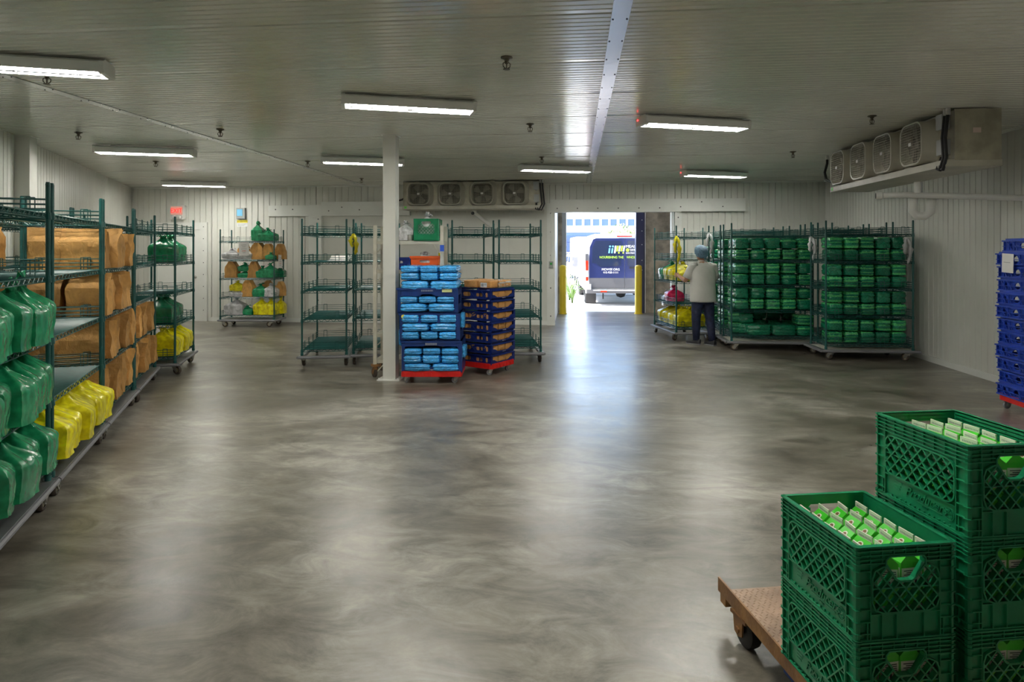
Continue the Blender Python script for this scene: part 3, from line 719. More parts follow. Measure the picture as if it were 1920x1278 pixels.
def m_knot(seed, mat):
    r = rng(seed); b = MB()
    lx, ly = noise.noise(V((seed*1.7, 0, 1.2)))*.08/1.1, noise.noise(V((0, seed*1.7, 1.2)))*.06/1.1
    for k in range(4):
        a = k*1.57+r.uniform(-.5, .5); L = r.uniform(.14, .26); w = r.uniform(.05, .085); up = r.uniform(.10, .27)
        rings = []
        for i in range(7):
            t = i/6; c = V((lx+cos(a)*L*t*1.1, ly+sin(a)*L*t*1.1, .80+up*sin(t*2.4)+.02*sin(i*2.3+k)))
            ww = w*(.3+1.2*sin(pi*min(1, t*.75+.15))); side = V((-sin(a), cos(a), .5*sin(i*1.9+seed+k)))
            rings.append([c+side*ww, c+V((0, 0, .025)), c-side*ww, c-V((0, 0, .015))])
        b.loft(rings)
    b.lathe([(.0, .70), (.12, .73), (.11, .80), (.06, .86), (0, .87)], 8, caps=False, M=T(lx, ly, 0))
    return b.mesh('knot', mat, True)
def m_paper(seed, mat):                        # folded kraft bag: base z=0, height 1, half sizes .5, narrow gusseted sides at +-y
    vs, fs = cubegrid(9); o = V((seed*3.3, seed*2.7, 5)); out = []; r = rng(seed)
    lean = r.uniform(-.10, .10); fold = r.uniform(.12, .42); twist = r.uniform(-.12, .12); ztop = r.uniform(.55, .72)
    for p in vs:
        x, y, z = p; z = (z+1)/2
        t = max(0, (z-ztop)/(1-ztop)); xx = x*(1-(1-fold)*t); yy = y*(1-.05*t)
        if abs(y) > .99: yy -= y*.24*(1-abs(x))*min(1, z*1.5+.1)          # gusset crease
        if abs(x) > .99: xx += x*.10*(1-abs(y)**2)*sin(pi*min(1, z*1.1))
        v = V((xx, yy, z*1.7))
        d = V((noise.noise(v*1.5+o), noise.noise(v*1.5+o+V((9, 0, 0))), noise.noise(v*1.5+o+V((0, 9, 0)))))*.16
        e = (abs(noise.noise(v*2.4+o))-.2)*.22
        out.append(V((xx*.5*(1+e)+d.x*.5+lean*z, yy*.5*(1+e*.5)+d.y*.4+twist*x*t, max(0, z*.97+d.z*.28*max(0, z-.5)*2*.5))))
    b = MB(); b.add(out, fs); return b.mesh('paper_bag', mat, radians(24))
NV = 5
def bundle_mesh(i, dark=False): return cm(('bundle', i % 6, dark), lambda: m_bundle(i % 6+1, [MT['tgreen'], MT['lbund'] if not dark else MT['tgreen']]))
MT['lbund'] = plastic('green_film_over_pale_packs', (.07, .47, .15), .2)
def tied_mesh(i, m): return cm(('tied', i % NV, m), lambda: m_tied(i % NV+1, MT[m])), cm(('knot', i % NV, m), lambda: m_knot(i % NV+1, MT[m]))
def paper_mesh(i): return cm(('paper', i % 6), lambda: m_paper(i % 6+1, MT['paper']))
cnt = [0]
def tied(R, x, y, lev, size, m, lab, group=None, rz=None, z=None, pos=None):
    cnt[0] += 1; i = cnt[0]; r = rng(i)
    p = R.w(x, y, 0) if R else pos; zz = R.lv[lev]+.006 if z is None else z
    b, k = tied_mesh(i, m)
    a = (R.a if R else 0) + (r.uniform(-.2, .2) if rz is None else rz)
    t = thing('plastic_bag', lab, 'bag', (p.x, p.y, zz), a, group)
    ob('bag_body', b, t, sc=size); ob('knot', k, t, sc=(min(size[0], size[1])*1.1, min(size[0], size[1])*1.1, size[2]))
    return t
def paper(R, x, y, lev, size, lab, group=None, rz=0, z=None):
    cnt[0] += 1; i = cnt[0]; r = rng(i)
    p = R.w(x, y, 0); o = ob('paper_bag', paper_mesh(i), None, (p.x, p.y, (R.lv[lev] if z is None else z)+.006), R.a+rz+r.uniform(-.04, .04)+(pi if r.random() < .5 else 0), size)
    return tag(o, lab, 'bag', group)
def bundle(R, x, y, z, size, lab, group=None, rz=0, dark=False):
    cnt[0] += 1; i = cnt[0]; r = rng(i)
    p = R.w(x, y, 0); o = ob('wrapped_bundle', bundle_mesh(i*7+i//3, dark), None, (p.x, p.y, z+size[2]*1.06), R.a+rz+r.uniform(-.05, .05)+(pi if i % 2 else 0), size)
    return tag(o, lab, 'bundle', group)
# R1 tied green bags, front row then back row
for lev, nm in ((2, 'middle shelf'), (1, 'second shelf up'), (0, 'bottom shelf')):
    n = 5
    for i in range(n):
        x = LB/2-.10-i*.235
        h = .365+.015*sin(i*2.3+lev)
        tied(R1, x, -.16+.03*sin(i*2.1+lev), lev, (.222, .35, h+.02), 'gbag', f'tied green bag, {ORD[i]} along from the yellow bags, {nm} of the nearest rack', f'green bags on the {nm} of the nearest rack')
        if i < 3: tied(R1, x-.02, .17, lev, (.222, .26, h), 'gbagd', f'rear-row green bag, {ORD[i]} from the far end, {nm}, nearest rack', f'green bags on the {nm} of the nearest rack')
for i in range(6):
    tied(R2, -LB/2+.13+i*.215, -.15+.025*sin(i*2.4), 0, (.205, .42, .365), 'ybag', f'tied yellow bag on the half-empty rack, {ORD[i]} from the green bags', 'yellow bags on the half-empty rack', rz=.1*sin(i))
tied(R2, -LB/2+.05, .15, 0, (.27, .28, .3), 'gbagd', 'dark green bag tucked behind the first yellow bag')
# R3: brown paper bags on four shelves
G3 = 'brown bags on the packed rack'
for lev in (3, 2, 1, 0):
    for i in range(6):
        paper(R3, -LB/2+.12+i*.222, -.12+.035*sin(i*1.9+lev*2.2), lev, (.195, .30, .35+.022*sin(i*2.7+lev)), f'brown paper bag, {ORD[i]} along the front of the {LVN[lev]}, packed rack', G3)
    for i in range(2):
        paper(R3, -LB/2+.12+i*.222, .17, lev, (.205, .26, .36), f'brown paper bag in the rear row, {ORD[i]} along the {LVN[lev]}, packed rack', G3)
for lev in (1, 0):
    for i in range(6):
        paper(R4, -LB/2+.12+i*.222, -.12+.035*sin(i*2.3+lev*1.2), lev, (.195, .30, .35+.022*sin(i*2.1+lev)), f'brown paper bag, {ORD[i]} along the front of the {LVN[lev]}, two-shelf bag rack', 'brown bags on the two-shelf rack')
for lev in (3, 2, 1):
    for i in range(2):
        paper(Q3, -LB/2+.12, -.14+i*.29, lev, (.205, .26, .36), f'second-row brown bag, near end, {LVN[lev]}, ' + ('beside the packed rack' if not i else 'towards the slanting wall'), 'brown bags in the second row')
for lev in (3, 2):
    for i in range(2): tied(Q4, -.1+i*.3, -.1, lev, (.3, .36, .34), 'ybag', f'yellow bag glimpsed behind the bag row, {LVN[lev]}, {ORD[i]} along', 'yellow bags in the second row')
for i in range(2): tied(R5, -.22+i*.36, -.06, 3, (.29, .34, .37), 'gbag', f'tied green bag on the fourth shelf of the end rack, {"nearer" if not i else "farther"} one', 'green bags on the end rack')
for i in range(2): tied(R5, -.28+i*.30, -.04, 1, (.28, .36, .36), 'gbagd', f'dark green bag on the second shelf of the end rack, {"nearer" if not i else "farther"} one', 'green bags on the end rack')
for i in range(5): tied(R5, -.42+i*.205, -.10+.02*sin(i*2.2), 0, (.195, .40, .36), 'ybag', f'yellow bag on the bottom shelf of the end rack, {ORD[i]} along', 'yellow bags on the end rack')
# returned mixed bags
z0, z1, z2, z3, z4 = RA.lv
G = 'returned bags on the back wall rack'
def ta(x, lev, s, m, lab, y=-.05, z=None, rz=0): return tied(RA, x, y, lev, s, m, lab, G, rz, z)
ta(-.05+.20, 4, (.24, .22, .40), 'gbag', 'upright round green bag on top of the returns rack', z=z4+.006)
ta(.36, 4, (.36, .26, .26), 'gbag', 'slumped green bag on top of the returns rack')
paper(RA, -.20, .05, 3, (.22, .2, .35), 'brown paper bag behind the white sheet on the returns rack', G)
ta(-.40, 3, (.34, .3, .22), 'wbag', 'flat white bag at the end of the fourth shelf, returns rack')
ta(-.10, 3, (.32, .3, .22), 'wbag', 'white bag under the pinned sheet, returns rack')
paper(RA, .16, -.06, 3, (.25, .2, .36), 'tall smooth brown bag on the fourth shelf of the returns rack', G)
paper(RA, .38, -.05, 3, (.22, .2, .34), 'crumpled brown bag beside the tall smooth one, returns rack', G)
paper(RA, .56, .16, 3, (.18, .2, .34), 'brown bag leaning at the wall end of the fourth shelf, returns rack', G)
ta(.48, 3, (.18, .18, .14), 'gbag', 'little green bag in front on the fourth shelf, returns rack', y=-.2)
paper(RA, -.40, -.05, 2, (.26, .2, .36), 'brown bag alone at the end of the middle shelf, returns rack', G)
ta(-.13, 2, (.24, .24, .15), 'gbag', 'lower green bag of the pair on the middle shelf, returns rack')
ta(-.13, 2, (.24, .24, .18), 'gbag', 'upper green bag of the pair on the middle shelf, returns rack', z=z2+.14)
paper(RA, .06, -.06, 2, (.22, .2, .36), 'leaning brown bag in the centre of the middle shelf, returns rack', G, rz=.15)
ta(.24, 2, (.2, .22, .24), 'gbag', 'slim green bag right of the leaning brown bag, returns rack')
ta(.41, 2, (.26, .24, .31), 'gbag', 'biggest green bag on the middle shelf of the returns rack')
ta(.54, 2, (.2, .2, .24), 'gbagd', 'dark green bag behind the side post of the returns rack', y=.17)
ta(-.29, 1, (.3, .26, .15), 'wbag', 'white bag under the yellow one, returns rack')
ta(-.29, 1, (.28, .24, .21), 'ybag', 'yellow bag lying on the white one, returns rack', z=z1+.125)
paper(RA, -.06, -.06, 1, (.25, .2, .36), 'brown bag on the second shelf of the returns rack', G)
ta(.20, 1, (.27, .26, .27), 'gbag', 'plump green bag on the second shelf of the returns rack')
ta(.43, 1, (.26, .25, .27), 'wbag', 'slanting white bag on the second shelf of the returns rack')
paper(RA, .56, .16, 1, (.16, .2, .32), 'brown bag at the wall end of the second shelf, returns rack', G)
paper(RA, .26, .16, 1, (.32, .16, .34), 'brown bag in shadow behind the plump green one, returns rack', G)
ta(-.32, 0, (.40, .3, .36), 'wbag', 'large pale grey bag on the bottom shelf of the returns rack')
ta(-.08, 0, (.28, .24, .19), 'gbag', 'low green bag on the bottom shelf of the returns rack')
ta(.12, 0, (.14, .2, .25), 'gbag', 'narrow green bag beside the yellow ones, returns rack', y=.1)
ta(.22, 0, (.28, .26, .36), 'ybag', 'front yellow bag on the bottom shelf, returns rack')
ta(.43, 0, (.26, .26, .35), 'ybag', 'slouching yellow bag next to the front one, returns rack')
ta(.55, 0, (.2, .2, .35), 'ybag', 'yellow bag behind the side rails of the returns rack', y=.16)
def sheet(p, a, w, h, lab, tilt=0):
    t = thing('paper_notice', lab, 'notice', p, a)
    b = MB(); b.bx(-w/2, w/2, -.003, 0, -h, 0); ob('page', (b, MT['sheet']), t, rot=(0, tilt, 0))
    b = MB()
    for i, (wd, zz) in enumerate(((.5, .2), (.35, .34), (.55, .5), (.4, .64), (.3, .78))): b.bx(-w*wd/2, w*wd/2, -.0045, -.003, -h*zz-h*.03, -h*zz, 1 if i == 3 else 0)
    ob('print', (b, [MT['grey'], MT['red']]), t, rot=(0, tilt, 0)); return t
p = RA.w(-.06, -RA.D/2-.025, 0); sheet((p.x, p.y, z4-.02), RA.a, .21, .28, 'white notice pinned to the front of the returns rack', -.03)
p = RA.w(RA.L/2+.03, -.0, 0); sheet((p.x, p.y, z3+.10), RA.a+pi/2, .21, .28, 'white notice hanging on the side rails of the returns rack', .05)
# bundles on the right racks
def bundle_shelf(R, lev, n, lab2, x0=None, w=.115, zs=.085, dark=False, skip=(), rows=1):
    step = (R.L-.10)/n
    for i in range(n):
        if i in skip: continue
        for k in range(2):
            for row in range(rows):
                bundle(R, -R.L/2+.05+step*(i+.5), -R.D/2+.20+row*.3+.01*sin(i*3+k), R.lv[lev]+.004+k*.178, (step*.425, .165, zs), f'{"lower" if not k else "upper"} green bundle, {ORD[i]} along the {LVN[lev]}, {lab2}' + (' (rear)' if row else ''), f'green bundles on the {lab2}', dark=dark)
for lev in (3, 2, 1): bundle_shelf(RG, lev, 5, 'open-fronted rack')
for lev in (3, 2, 1, 0): bundle_shelf(RH, lev, 5, 'railed rack')
for k in range(2): bundle(RG, RG.L/2-.17, -.09, LV[0]+.004+k*.17, (.125, .165, .08), f'{"lower" if not k else "upper"} green bundle at the wall end of the bottom shelf, open-fronted rack', 'green bundles on the open-fronted rack')
for k in range(2): bundle(RG, -RG.L/2+.30, .12, LV[0]+.004+k*.17, (.115, .14, .08), f'{"lower" if not k else "upper"} green bundle in shadow at the back, bottom shelf, open-fronted rack', 'green bundles on the open-fronted rack', dark=True)  # darker film puts the shade on this pair into the colour
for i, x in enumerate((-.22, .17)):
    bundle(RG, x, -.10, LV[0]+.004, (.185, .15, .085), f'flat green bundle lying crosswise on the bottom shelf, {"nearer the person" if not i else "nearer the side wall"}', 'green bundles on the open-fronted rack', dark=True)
for R, nm in ((RG, 'open-fronted rack'), (RG2, 'second rack of the person’s file'), (RG3, 'third rack of the person’s file')):
    nm = nm.replace('’', '')
    for lev in (3, 2, 1, 0):
        for k in range(2):
            if R is RG:
                bundle(R, -R.L/2+.17, .14, LV[lev]+.004+k*.178, (.115, .12, .085), f'{"lower" if not k else "upper"} rear green bundle at the open end, {LVN[lev]}, {nm}', f'green bundles on the {nm}')
            else:
                for q in (-1, 1): bundle(R, -R.L/2+.17, q*.14, LV[lev]+.004+k*.178, (.115, .125, .085), f'{"lower" if not k else "upper"} {"front" if q < 0 else "rear"} end bundle, {LVN[lev]}, {nm}', f'green bundles on the {nm}')
for R, nm in ((RH2, 'second rack by the side wall'), (RG2, 'second rack of the persons file')):
    for lev in (3, 2, 1, 0): bundle_shelf(R, lev, 5 if R is RG2 else 3, nm, dark=True, skip=(0,) if R is RG2 else ())  # darker film stands in for the shade behind the front racks
    for i in range(0):
        bundle(R, -.25+i*.26, -.08, LV[3]+.004, (.115, .165, .08), f'green bundle in the dark, {ORD[i]} along the fourth shelf, {nm}', f'green bundles on the {nm}', dark=True)
# empty bags tied to posts
def tied_scrap(p, m, h, lab, a=0):
    t = thing('hanging_bag', lab, 'bag', p, a)
    b = MB()
    for s, L, w in ((1, 1.0, .055), (-.6, .62, .05)):
        rings = []
        for i in range(8):
            q = i/7; c = V((s*.03*sin(q*3.0)+.02*s, -.025-.02*sin(q*4), -h*L*q)); ww = w*.62*(.3+.9*sin(pi*min(1, q*.85+.12)))*(.8+.35*sin(i*2.4))
            rings.append([c+V((ww, .01, 0)), c+V((0, -.022, 0)), c+V((-ww, .008, 0)), c+V((0, .016, 0))])
        b.loft(rings)
    ob('film', (b, MT[m], True), t)
    b = MB(); b.lathe([(0, -.03), (.022, -.025), (.03, 0), (.022, .022), (0, .03)], 10); b.tube([(cos(i/10*6.283)*.021, .028+sin(i/10*6.283)*.021, .0) for i in range(11)], .008, 5)
    ob('knot', (b, MT[m], True), t)
def rpost(R, i, j, z): return R.w(i*R.L/2, j*R.D/2-.03, z)
def post_pt(R, i, j, z, off=.028):
    p = R.w(i*R.L/2, j*R.D/2, z); d = V((-p.x, -p.y, 0)).normalized()*off
    return p+d
tied_scrap(post_pt(RC, -1, 1, 1.82), 'ybag', .27, 'yellow bag tied to the post of the empty rack behind the column')
tied_scrap(post_pt(RF, -1, 1, 1.84), 'ybag', .46, 'yellow bag tied to the near post of the pushed rack')
tied_scrap(post_pt(RF, -1, -1, 1.90), 'wbag', .36, 'white bag tied near the persons head on the pushed rack')
tied_scrap(post_pt(RH, -1, 1, 1.80), 'wbag', .34, 'white bag tied to the post between the two bundle racks')
tied_scrap(post_pt(RH, 1, -1, 1.78) - dh*.10, 'wbag', .36, 'white bag tied under the top shelf beside the side wall')
# pushed rack load
for i in range(4): tied(RF, -.42+i*.28, .02, 2, (.265, .46, .34) if i else (.26, .44, .27), 'ybag' if i < 3 else 'gbag', f'{"yellow" if i < 3 else "green"} bag on the middle shelf of the pushed rack, {ORD[i]} from the person', 'bags on the pushed rack')
for i in range(4): tied(RF, -.44+i*.29, .0, 0, (.275, .52, .35), 'ybag', f'yellow bag on the bottom shelf of the pushed rack, {ORD[i]} from the person', 'bags on the pushed rack')
tied(RF, .05, .10, 1, (.30, .32, .27), 'rbag', 'pink-red bag on the second shelf of the pushed rack', 'bags on the pushed rack')
tied(RF, .42, .10, 0, (.2, .2, .3), 'wbag', 'white bag beyond the yellow ones on the pushed rack', 'bags on the pushed rack', z=LV[0]+.3)
# sheet lying on the empty rack
t = thing('paper_sheet', 'white curled sheet lying on the fourth shelf of the empty rack', 'paper', RB.w(-.36, -.16, LV[3]+.012), RB.a)
b = MB(); b.loft([[(x, -.14, .10*max(0, x+.02)**1.2*3), (x, .14, .10*max(0, x+.02)**1.2*3), (x, .14, .10*max(0, x+.02)**1.2*3+.003), (x, -.14, .10*max(0, x+.02)**1.2*3+.003)] for x in (-.2, -.1, 0, .1, .2, .3)])
ob('page', (b, MT['sheet'], True), t)
# ---------------------------------------------------------------- small red tray dollies
def m_smallcaster():
    b = MB(); b.bx(-.03, .03, -.03, .03, .078, .084); b.cyl((0, 0, .06), (0, 0, .08), .018, n=8)
    for s in (-1, 1): b.plate([(-.02, .078), (-.034, .03), (-.012, .024), (.022, .064), (.022, .078)], [], .003, T(0, s*.018+.0015, 0) @ RX(pi/2))
    return b.mesh('caster', MT['steel'])
def m_smallwheel():
    b = MB(); b.lathe([(0, -.014), (.018, -.014), (.022, -.010), (.034, -.013), (.038, -.008), (.038, .008), (.034, .013), (.022, .010), (.018, .014), (0, .014)], 16, 0, RX(pi/2), caps=False)
    return b.mesh('wheel', MT['bumper'], radians(40))
def tray_dolly(p, a, w, d, lab):
    t = thing('tray_dolly', lab, 'dolly', p, a)
    b = MB()
    b.plate(rrect(w, d, .04, 3), [rrect(w*.36, d*.36, .03, 2, cx, cy) for cx in (-w*.22, w*.22) for cy in (-d*.22, d*.22)], .05, T(0, 0, .085))
    b.plate(rrect(w, d, .04, 3), [rrect(w-.03, d-.03, .035, 3)], .018, T(0, 0, .135))
    for k in range(7): b.bx(-w/2+w*(k+.5)/7-.006, -w/2+w*(k+.5)/7+.006, -d/2-.004, -d/2, .09, .13)
    ob('frame', (b, MT['red']), t)
    for i in (-1, 1):
        for j in (-1, 1):
            c = ob('caster', cm('sfork', m_smallcaster), t, (i*(w/2-.07), j*(d/2-.06), 0), .4*i+j*.5)
            ob('wheel', cm('swheel', m_smallwheel), c, (-.022, 0, .038))
    return t
def wallM(side, w, d):      # local frame of a tray wall: x along wall, y up, extruded inwards
    if side == 'f': return T(0, -d/2, 0) @ RX(pi/2) @ T(0, 0, -.012)
    if side == 'b': return T(0, d/2-.012, 0) @ RX(pi/2) @ T(0, 0, -.012)
    if side == 'l': return T(-w/2+.012, 0, 0) @ RZ(pi/2) @ RX(pi/2) @ T(0, 0, -.0)
    if side == 'r': return T(w/2, 0, 0) @ RZ(pi/2) @ RX(pi/2) @ T(0, 0, -.0)
# blue deep bins with a dipped front
def m_bin(w, d, h, dip, mat):
    b = MB(); b.bx(-w/2, w/2, -d/2, d/2, 0, .012)
    fo = [(-w/2, 0), (w/2, 0), (w/2, h), (w/2-.07, h), (w/2-.075, h-.0), (-w/2+.07, h), (-w/2, h)]
    out = [(-w/2, 0), (w/2, 0), (w/2, h), (-w/2, h)]
    a = h*dip[0]; c = h*dip[1]
    hole = [(-w*.38, a), (w*.38, a), (w*.455, a+.045), (w*.455, c-.03), (w*.43, c-.012), (.10, c-.012), (.06, c+.012), (-.06, c+.012), (-.10, c-.012), (-w*.43, c-.012), (-w*.455, c-.03), (-w*.455, a+.045)]
    b.plate(out, [hole], .012, wallM('f', w, d)); b.plate(out, [], .012, wallM('b', w, d))
    so = [(-d/2, 0), (d/2, 0), (d/2, h), (-d/2, h)]; sh = [(-d*.3, h*.3), (d*.3, h*.3), (d*.34, h*.7), (-d*.34, h*.7)]
    b.plate(so, [sh], .012, wallM('l', w, d)); b.plate(so, [sh], .012, wallM('r', w, d))
    for s in (-1, 1): b.bx(-w/2-.012, w/2+.012, s*d/2-.012 if s < 0 else d/2, -d/2 if s < 0 else d/2+.012, h-.022, h)
    for s in (-1, 1): b.bx(-w/2-.012 if s < 0 else w/2, -w/2 if s < 0 else w/2+.012, -d/2, d/2, h-.022, h)
    for x in (-.46, .46): b.bx(w*x-.012, w*x+.012, -d/2-.010, -d/2, .02, h-.03)
    return b.mesh('tray_shell', mat)
MT['bnavy'] = pm('royal_blue_tray', (.008, .035, .17), .34, var=.12, vscale=9)
PS = at(814, 7.72+.30); AS = YAW; WS, DS = .74, .58
tray_dolly(PS, AS, WS, DS, 'low red dolly under the stack of blue bags')
class Loc:
    def __init__(s, p, a): s.p = V(p); s.a = a
    def w(s, x, y, z=0): return s.p + RZ(s.a) @ V((x, y, z))
SB = Loc(PS, AS)
bins = [(.137, .36, (.13, .80), 'bottom', .0), (.50, .33, (-.02, .0), 'middle', -.03), (.84, .235, (.0, 0), 'upper', -.05)]
G_BIN = 'deep blue trays of the bag stack'
bins = [(.137, .38, (.17, .86), 'bottom', .0), (.521, .33, (.04, .68), 'middle', -.025), (.855, .30, (.04, .72), 'top', -.05)]
for z, h, dip, nm, ox in bins:
    p = SB.w(ox, 0, z)
    t = thing('bag_tray', f'deep royal blue tray, {nm} of the blue bag stack', 'tray', p, AS, G_BIN)
    ob('tray_shell', cm(('bin', h), lambda: m_bin(WS-.02, DS-.02, h, dip, MT['bnavy'])), t)
    b = MB(); b.bx(-.075, .075, -DS/2-.001, -DS/2+.009, h*.86, h*.96)
    for i in range(9): b.bx(-.07+i*.016, -.062+i*.016, -DS/2-.003, -DS/2-.001, h*.87, h*.94, 1)
    ob('printed_label', (b, [MT['bnavy'], MT['grey']]), t)
    b = MB()
    if nm == 'top': b.bx(.18, .30, -DS/2-.002, -DS/2+.009, h*.84, h*.97)
    if nm == 'middle': b.cyl((-.31, -DS/2+.005, h*.88), (-.31, -DS/2-.003, h*.88), .028, n=10)
    if nm != 'bottom': ob('sticker', (b, pm('sticker_'+nm, (.6, .66, .3) if nm == 'top' else (.7, .68, .1), .5)), t)
    if nm == 'bottom': text('PROPERTY OF', .017, MT['grey'], t, front(-.15, -DS/2+.008, h*.07), .001); text('BAKERIES LTD.', .021, MT['sheet'], t, front(-.03, -DS/2+.008, h*.065), .001)
def blue_bag(x, y, z, s, lab, rz=0, grp='blue wrapped bags of the stack'):
    cnt[0] += 1; i = cnt[0]; r = rng(i)
    p = SB.w(x, y, 0); me = cm(('bb', i % 6), lambda: m_bundle(i % 6+11, [MT['bbag'], MT['bbag']], .46))
    o = ob('wrapped_bag', me, None, (p.x, p.y, z+s[2]*1.05), AS+rz+r.uniform(-.06, .06)+(pi if r.random() < .5 else 0), s); return tag(o, lab, 'bag', grp)
# layers of bags: in trays (three abreast / two abreast) and heaped on top
lay = []
def layer(ox, z, n, hs, nm, yo=-.172, wt=.685):
    w = wt/n
    for i in range(n): blue_bag(ox-wt/2+w*(i+.5), yo, z, (w*.475, .135, hs), f'blue wrapped bag, {ORD[i]} of {n} across, {nm}')
    if n == 3: return
b0, b1, b2 = bins[0][0]+.014, bins[1][0]+.014, bins[2][0]+.014
layer(0, b0+.0, 2, .045, 'lowest layer in the bottom tray'); layer(0, b0+.095, 3, .048, 'middle layer in the bottom tray'); layer(0, b0+.197, 3, .038, 'upper layer in the bottom tray')
layer(-.025, b1, 3, .046, 'lowest layer in the middle tray'); layer(-.025, b1+.098, 2, .048, 'second layer in the middle tray'); layer(-.025, b1+.2, 3, .05, 'upper layer in the middle tray')
layer(-.05, b2, 2, .05, 'lowest layer in the top tray'); layer(-.05, b2+.107, 3, .038, 'upper layer in the top tray'); layer(-.05, b2+.187, 3, .034, 'hidden layer in the top tray', yo=.1)
for r_, yo in (('front', -.16), ('rear', .15)):
    zt = b2+.262
    layer(-.03, zt, 2, .055, f'{r_} row heaped on the stack, lower layer', yo, .70)
    layer(-.03, zt+.118, 3, .045, f'{r_} row heaped on the stack, second layer', yo, .70)
    layer(-.03, zt+.213, 3, .040, f'{r_} row on the very top of the stack', yo, .70)
# trapped film flaps bulging from the sides
for i, (x, z, s) in enumerate(((.365, .66, (.03, .13, .09)), (.38, .30, (.035, .13, .07)), (-.385, .44, (.03, .12, .10)))):
    blue_bag(x, -.1, z, s, f'blue bag end bulging from the stack side, {["beside the bread trays", "low beside the red bread dolly", "beside the white column"][i]}')

# ---------------------------------------------------------------- bread trays
WT, DT, HT = .62, .53, .140
d_r = dirw(.30, .44); a_bread = atan2(d_r.y, d_r.x)          # local x: along the face with the wide openings
corner = at(922, 8.2); dl = V((-d_r.y, d_r.x, 0))
PB = corner + d_r*(DT/2) + dl*(WT/2); BL = Loc(PB, a_bread)
tray_dolly(PB, a_bread, DT, WT, 'low red dolly under the bread trays')
def m_breadtray():
    b = MB(); w, d, h = DT-.01, WT-.01, HT
    b.bx(-w/2, w/2, -d/2, d/2, .0, .01)
    of = [(-w/2, 0), (w/2, 0), (w/2, h-.022), (-w/2, h-.022)]
    hf = [(-w*.36, .055), (-w*.24, .024), (w*.24, .024), (w*.36, .055), (w*.44, .06), (w*.44, .104), (-w*.44, .104), (-w*.44, .06)]
    for s in 'fb': b.plate(of, [hf], .012, wallM(s, w, d))
    ol = [(-d/2, 0), (d/2, 0), (d/2, h-.022), (-d/2, h-.022)]
    hl = [rrect(.13, .055, .025, 3, d*.17, .06), rrect(.05, .045, .008, 1, -d*.12, .055), rrect(.05, .045, .008, 1, -d*.21, .055), rrect(.035, .06, .008, 1, -d*.36, .055)]
    for s in 'lr': b.plate(ol, [[(x*(-1 if 0 else 1), y) for x, y in q] for q in hl], .012, wallM(s, w, d))
    for s in (-1, 1):
        b.bx(-w/2-.006, w/2+.006, s*d/2-.008, s*d/2+.008, h-.034, h-.02); b.bx(s*w/2-.008, s*w/2+.008, -d/2, d/2, h-.034, h-.02)
        b.bx(-w/2, w/2, s*(d/2-.02)-.01, s*(d/2-.02)+.01, h-.022, h-.001)
    for k in (-.28, .02, .3): b.bar((-w/2-.004, d*k-.05, .02), (-w/2-.004, d*k+.03, h-.035), .008, .006, (1, 0, 0))
    return b.mesh('tray_shell', MT['navy'])
def m_loaf(seed):
    vs, fs = cubegrid(6); o = V((seed*4.1, 0, 7)); b = MB(); out = []
    for p in vs:
        v = soft(p, .22); top = max(0, v.z)
        out.append(V((v.x*(1+.06*top), v.y*(1+.03*top), v.z))+v.normalized()*noise.noise(v*2.5+o)*.08)
    b.add(out, fs); return b.mesh('loaf', MT['bread'], True)
BZ = .138
for i in range(7):
    z = BZ+i*HT
    t = thing('bread_tray', f'navy bread tray, {ORD[i]} from the red dolly', 'tray', BL.w(.004*sin(i*2), .004*cos(i), z), a_bread, 'navy bread trays')
    ob('tray_shell', cm('bt', m_breadtray), t)
    text('PROPERTY OF', .012, MT['sheet'], t, T(-.02, -WT/2+.003, .008) @ RX(pi/2), .0006, name='lettering') if i < 7 else None
    spots = [(-.165, -.20), (0, -.20), (.165, -.20), (-.165, .0), (-.165, .19)]
    for k, (x, y) in enumerate(spots):
        o = ob('bread_loaf', cm(('loaf', (i+k) % 4), lambda: m_loaf((i+k) % 4+1)), None, BL.w(x, y, z+.011+.0505), a_bread, (.076, .085, .048))
        tag(o, f'orange-brown bread pack, {["by the column-side corner", "centre of the wide opening", "far corner of the wide opening", "middle of the narrow-slotted side", "far end of the narrow-slotted side"][k]}, {ORD[i]} tray up', 'bread', 'bread packs in the navy trays')
z = BZ+7*HT
for k, (x, y, s) in enumerate(((-.15, -.17, (.085, .10, .05)), (.02, -.2, (.075, .085, .045)), (.17, -.18, (.07, .1, .05)), (-.15, .06, (.085, .11, .05)), (.05, .05, (.09, .11, .052)))):
    o = ob('bread_loaf', cm(('loaf', k % 4), lambda: m_loaf(k+1)), None, BL.w(x, y, z+s[2]*1.08), a_bread, s)
    if k in (1, 2): o.data = cm('loafclear', lambda: m_bundle(21, [MT['film'], MT['bread']]))
    tag(o, f'bread pack lying loose on the top bread tray, {["with a white label", "wrapped in clear film at the corner", "wrapped in clear film, outermost", "near the blue bags", "in the middle"][k]}', 'bread', 'loose bread packs on the top tray')
t = thing('pack_label', 'white printed label on the loose bread pack', 'label', BL.w(-.15-.0985, -.17, z+.045), a_bread-pi/2)
b = MB(); b.bx(-.05, .05, -.003, 0, -.03, .03); b.bx(-.04, 0, -.0036, -.003, -.02, .02, 1)
for i in range(6): b.bx(.008+i*.006, .011+i*.006, -.0036, -.003, -.005, .02, 1)
ob('paper', (b, [MT['sheet'], MT['grey']]), t)

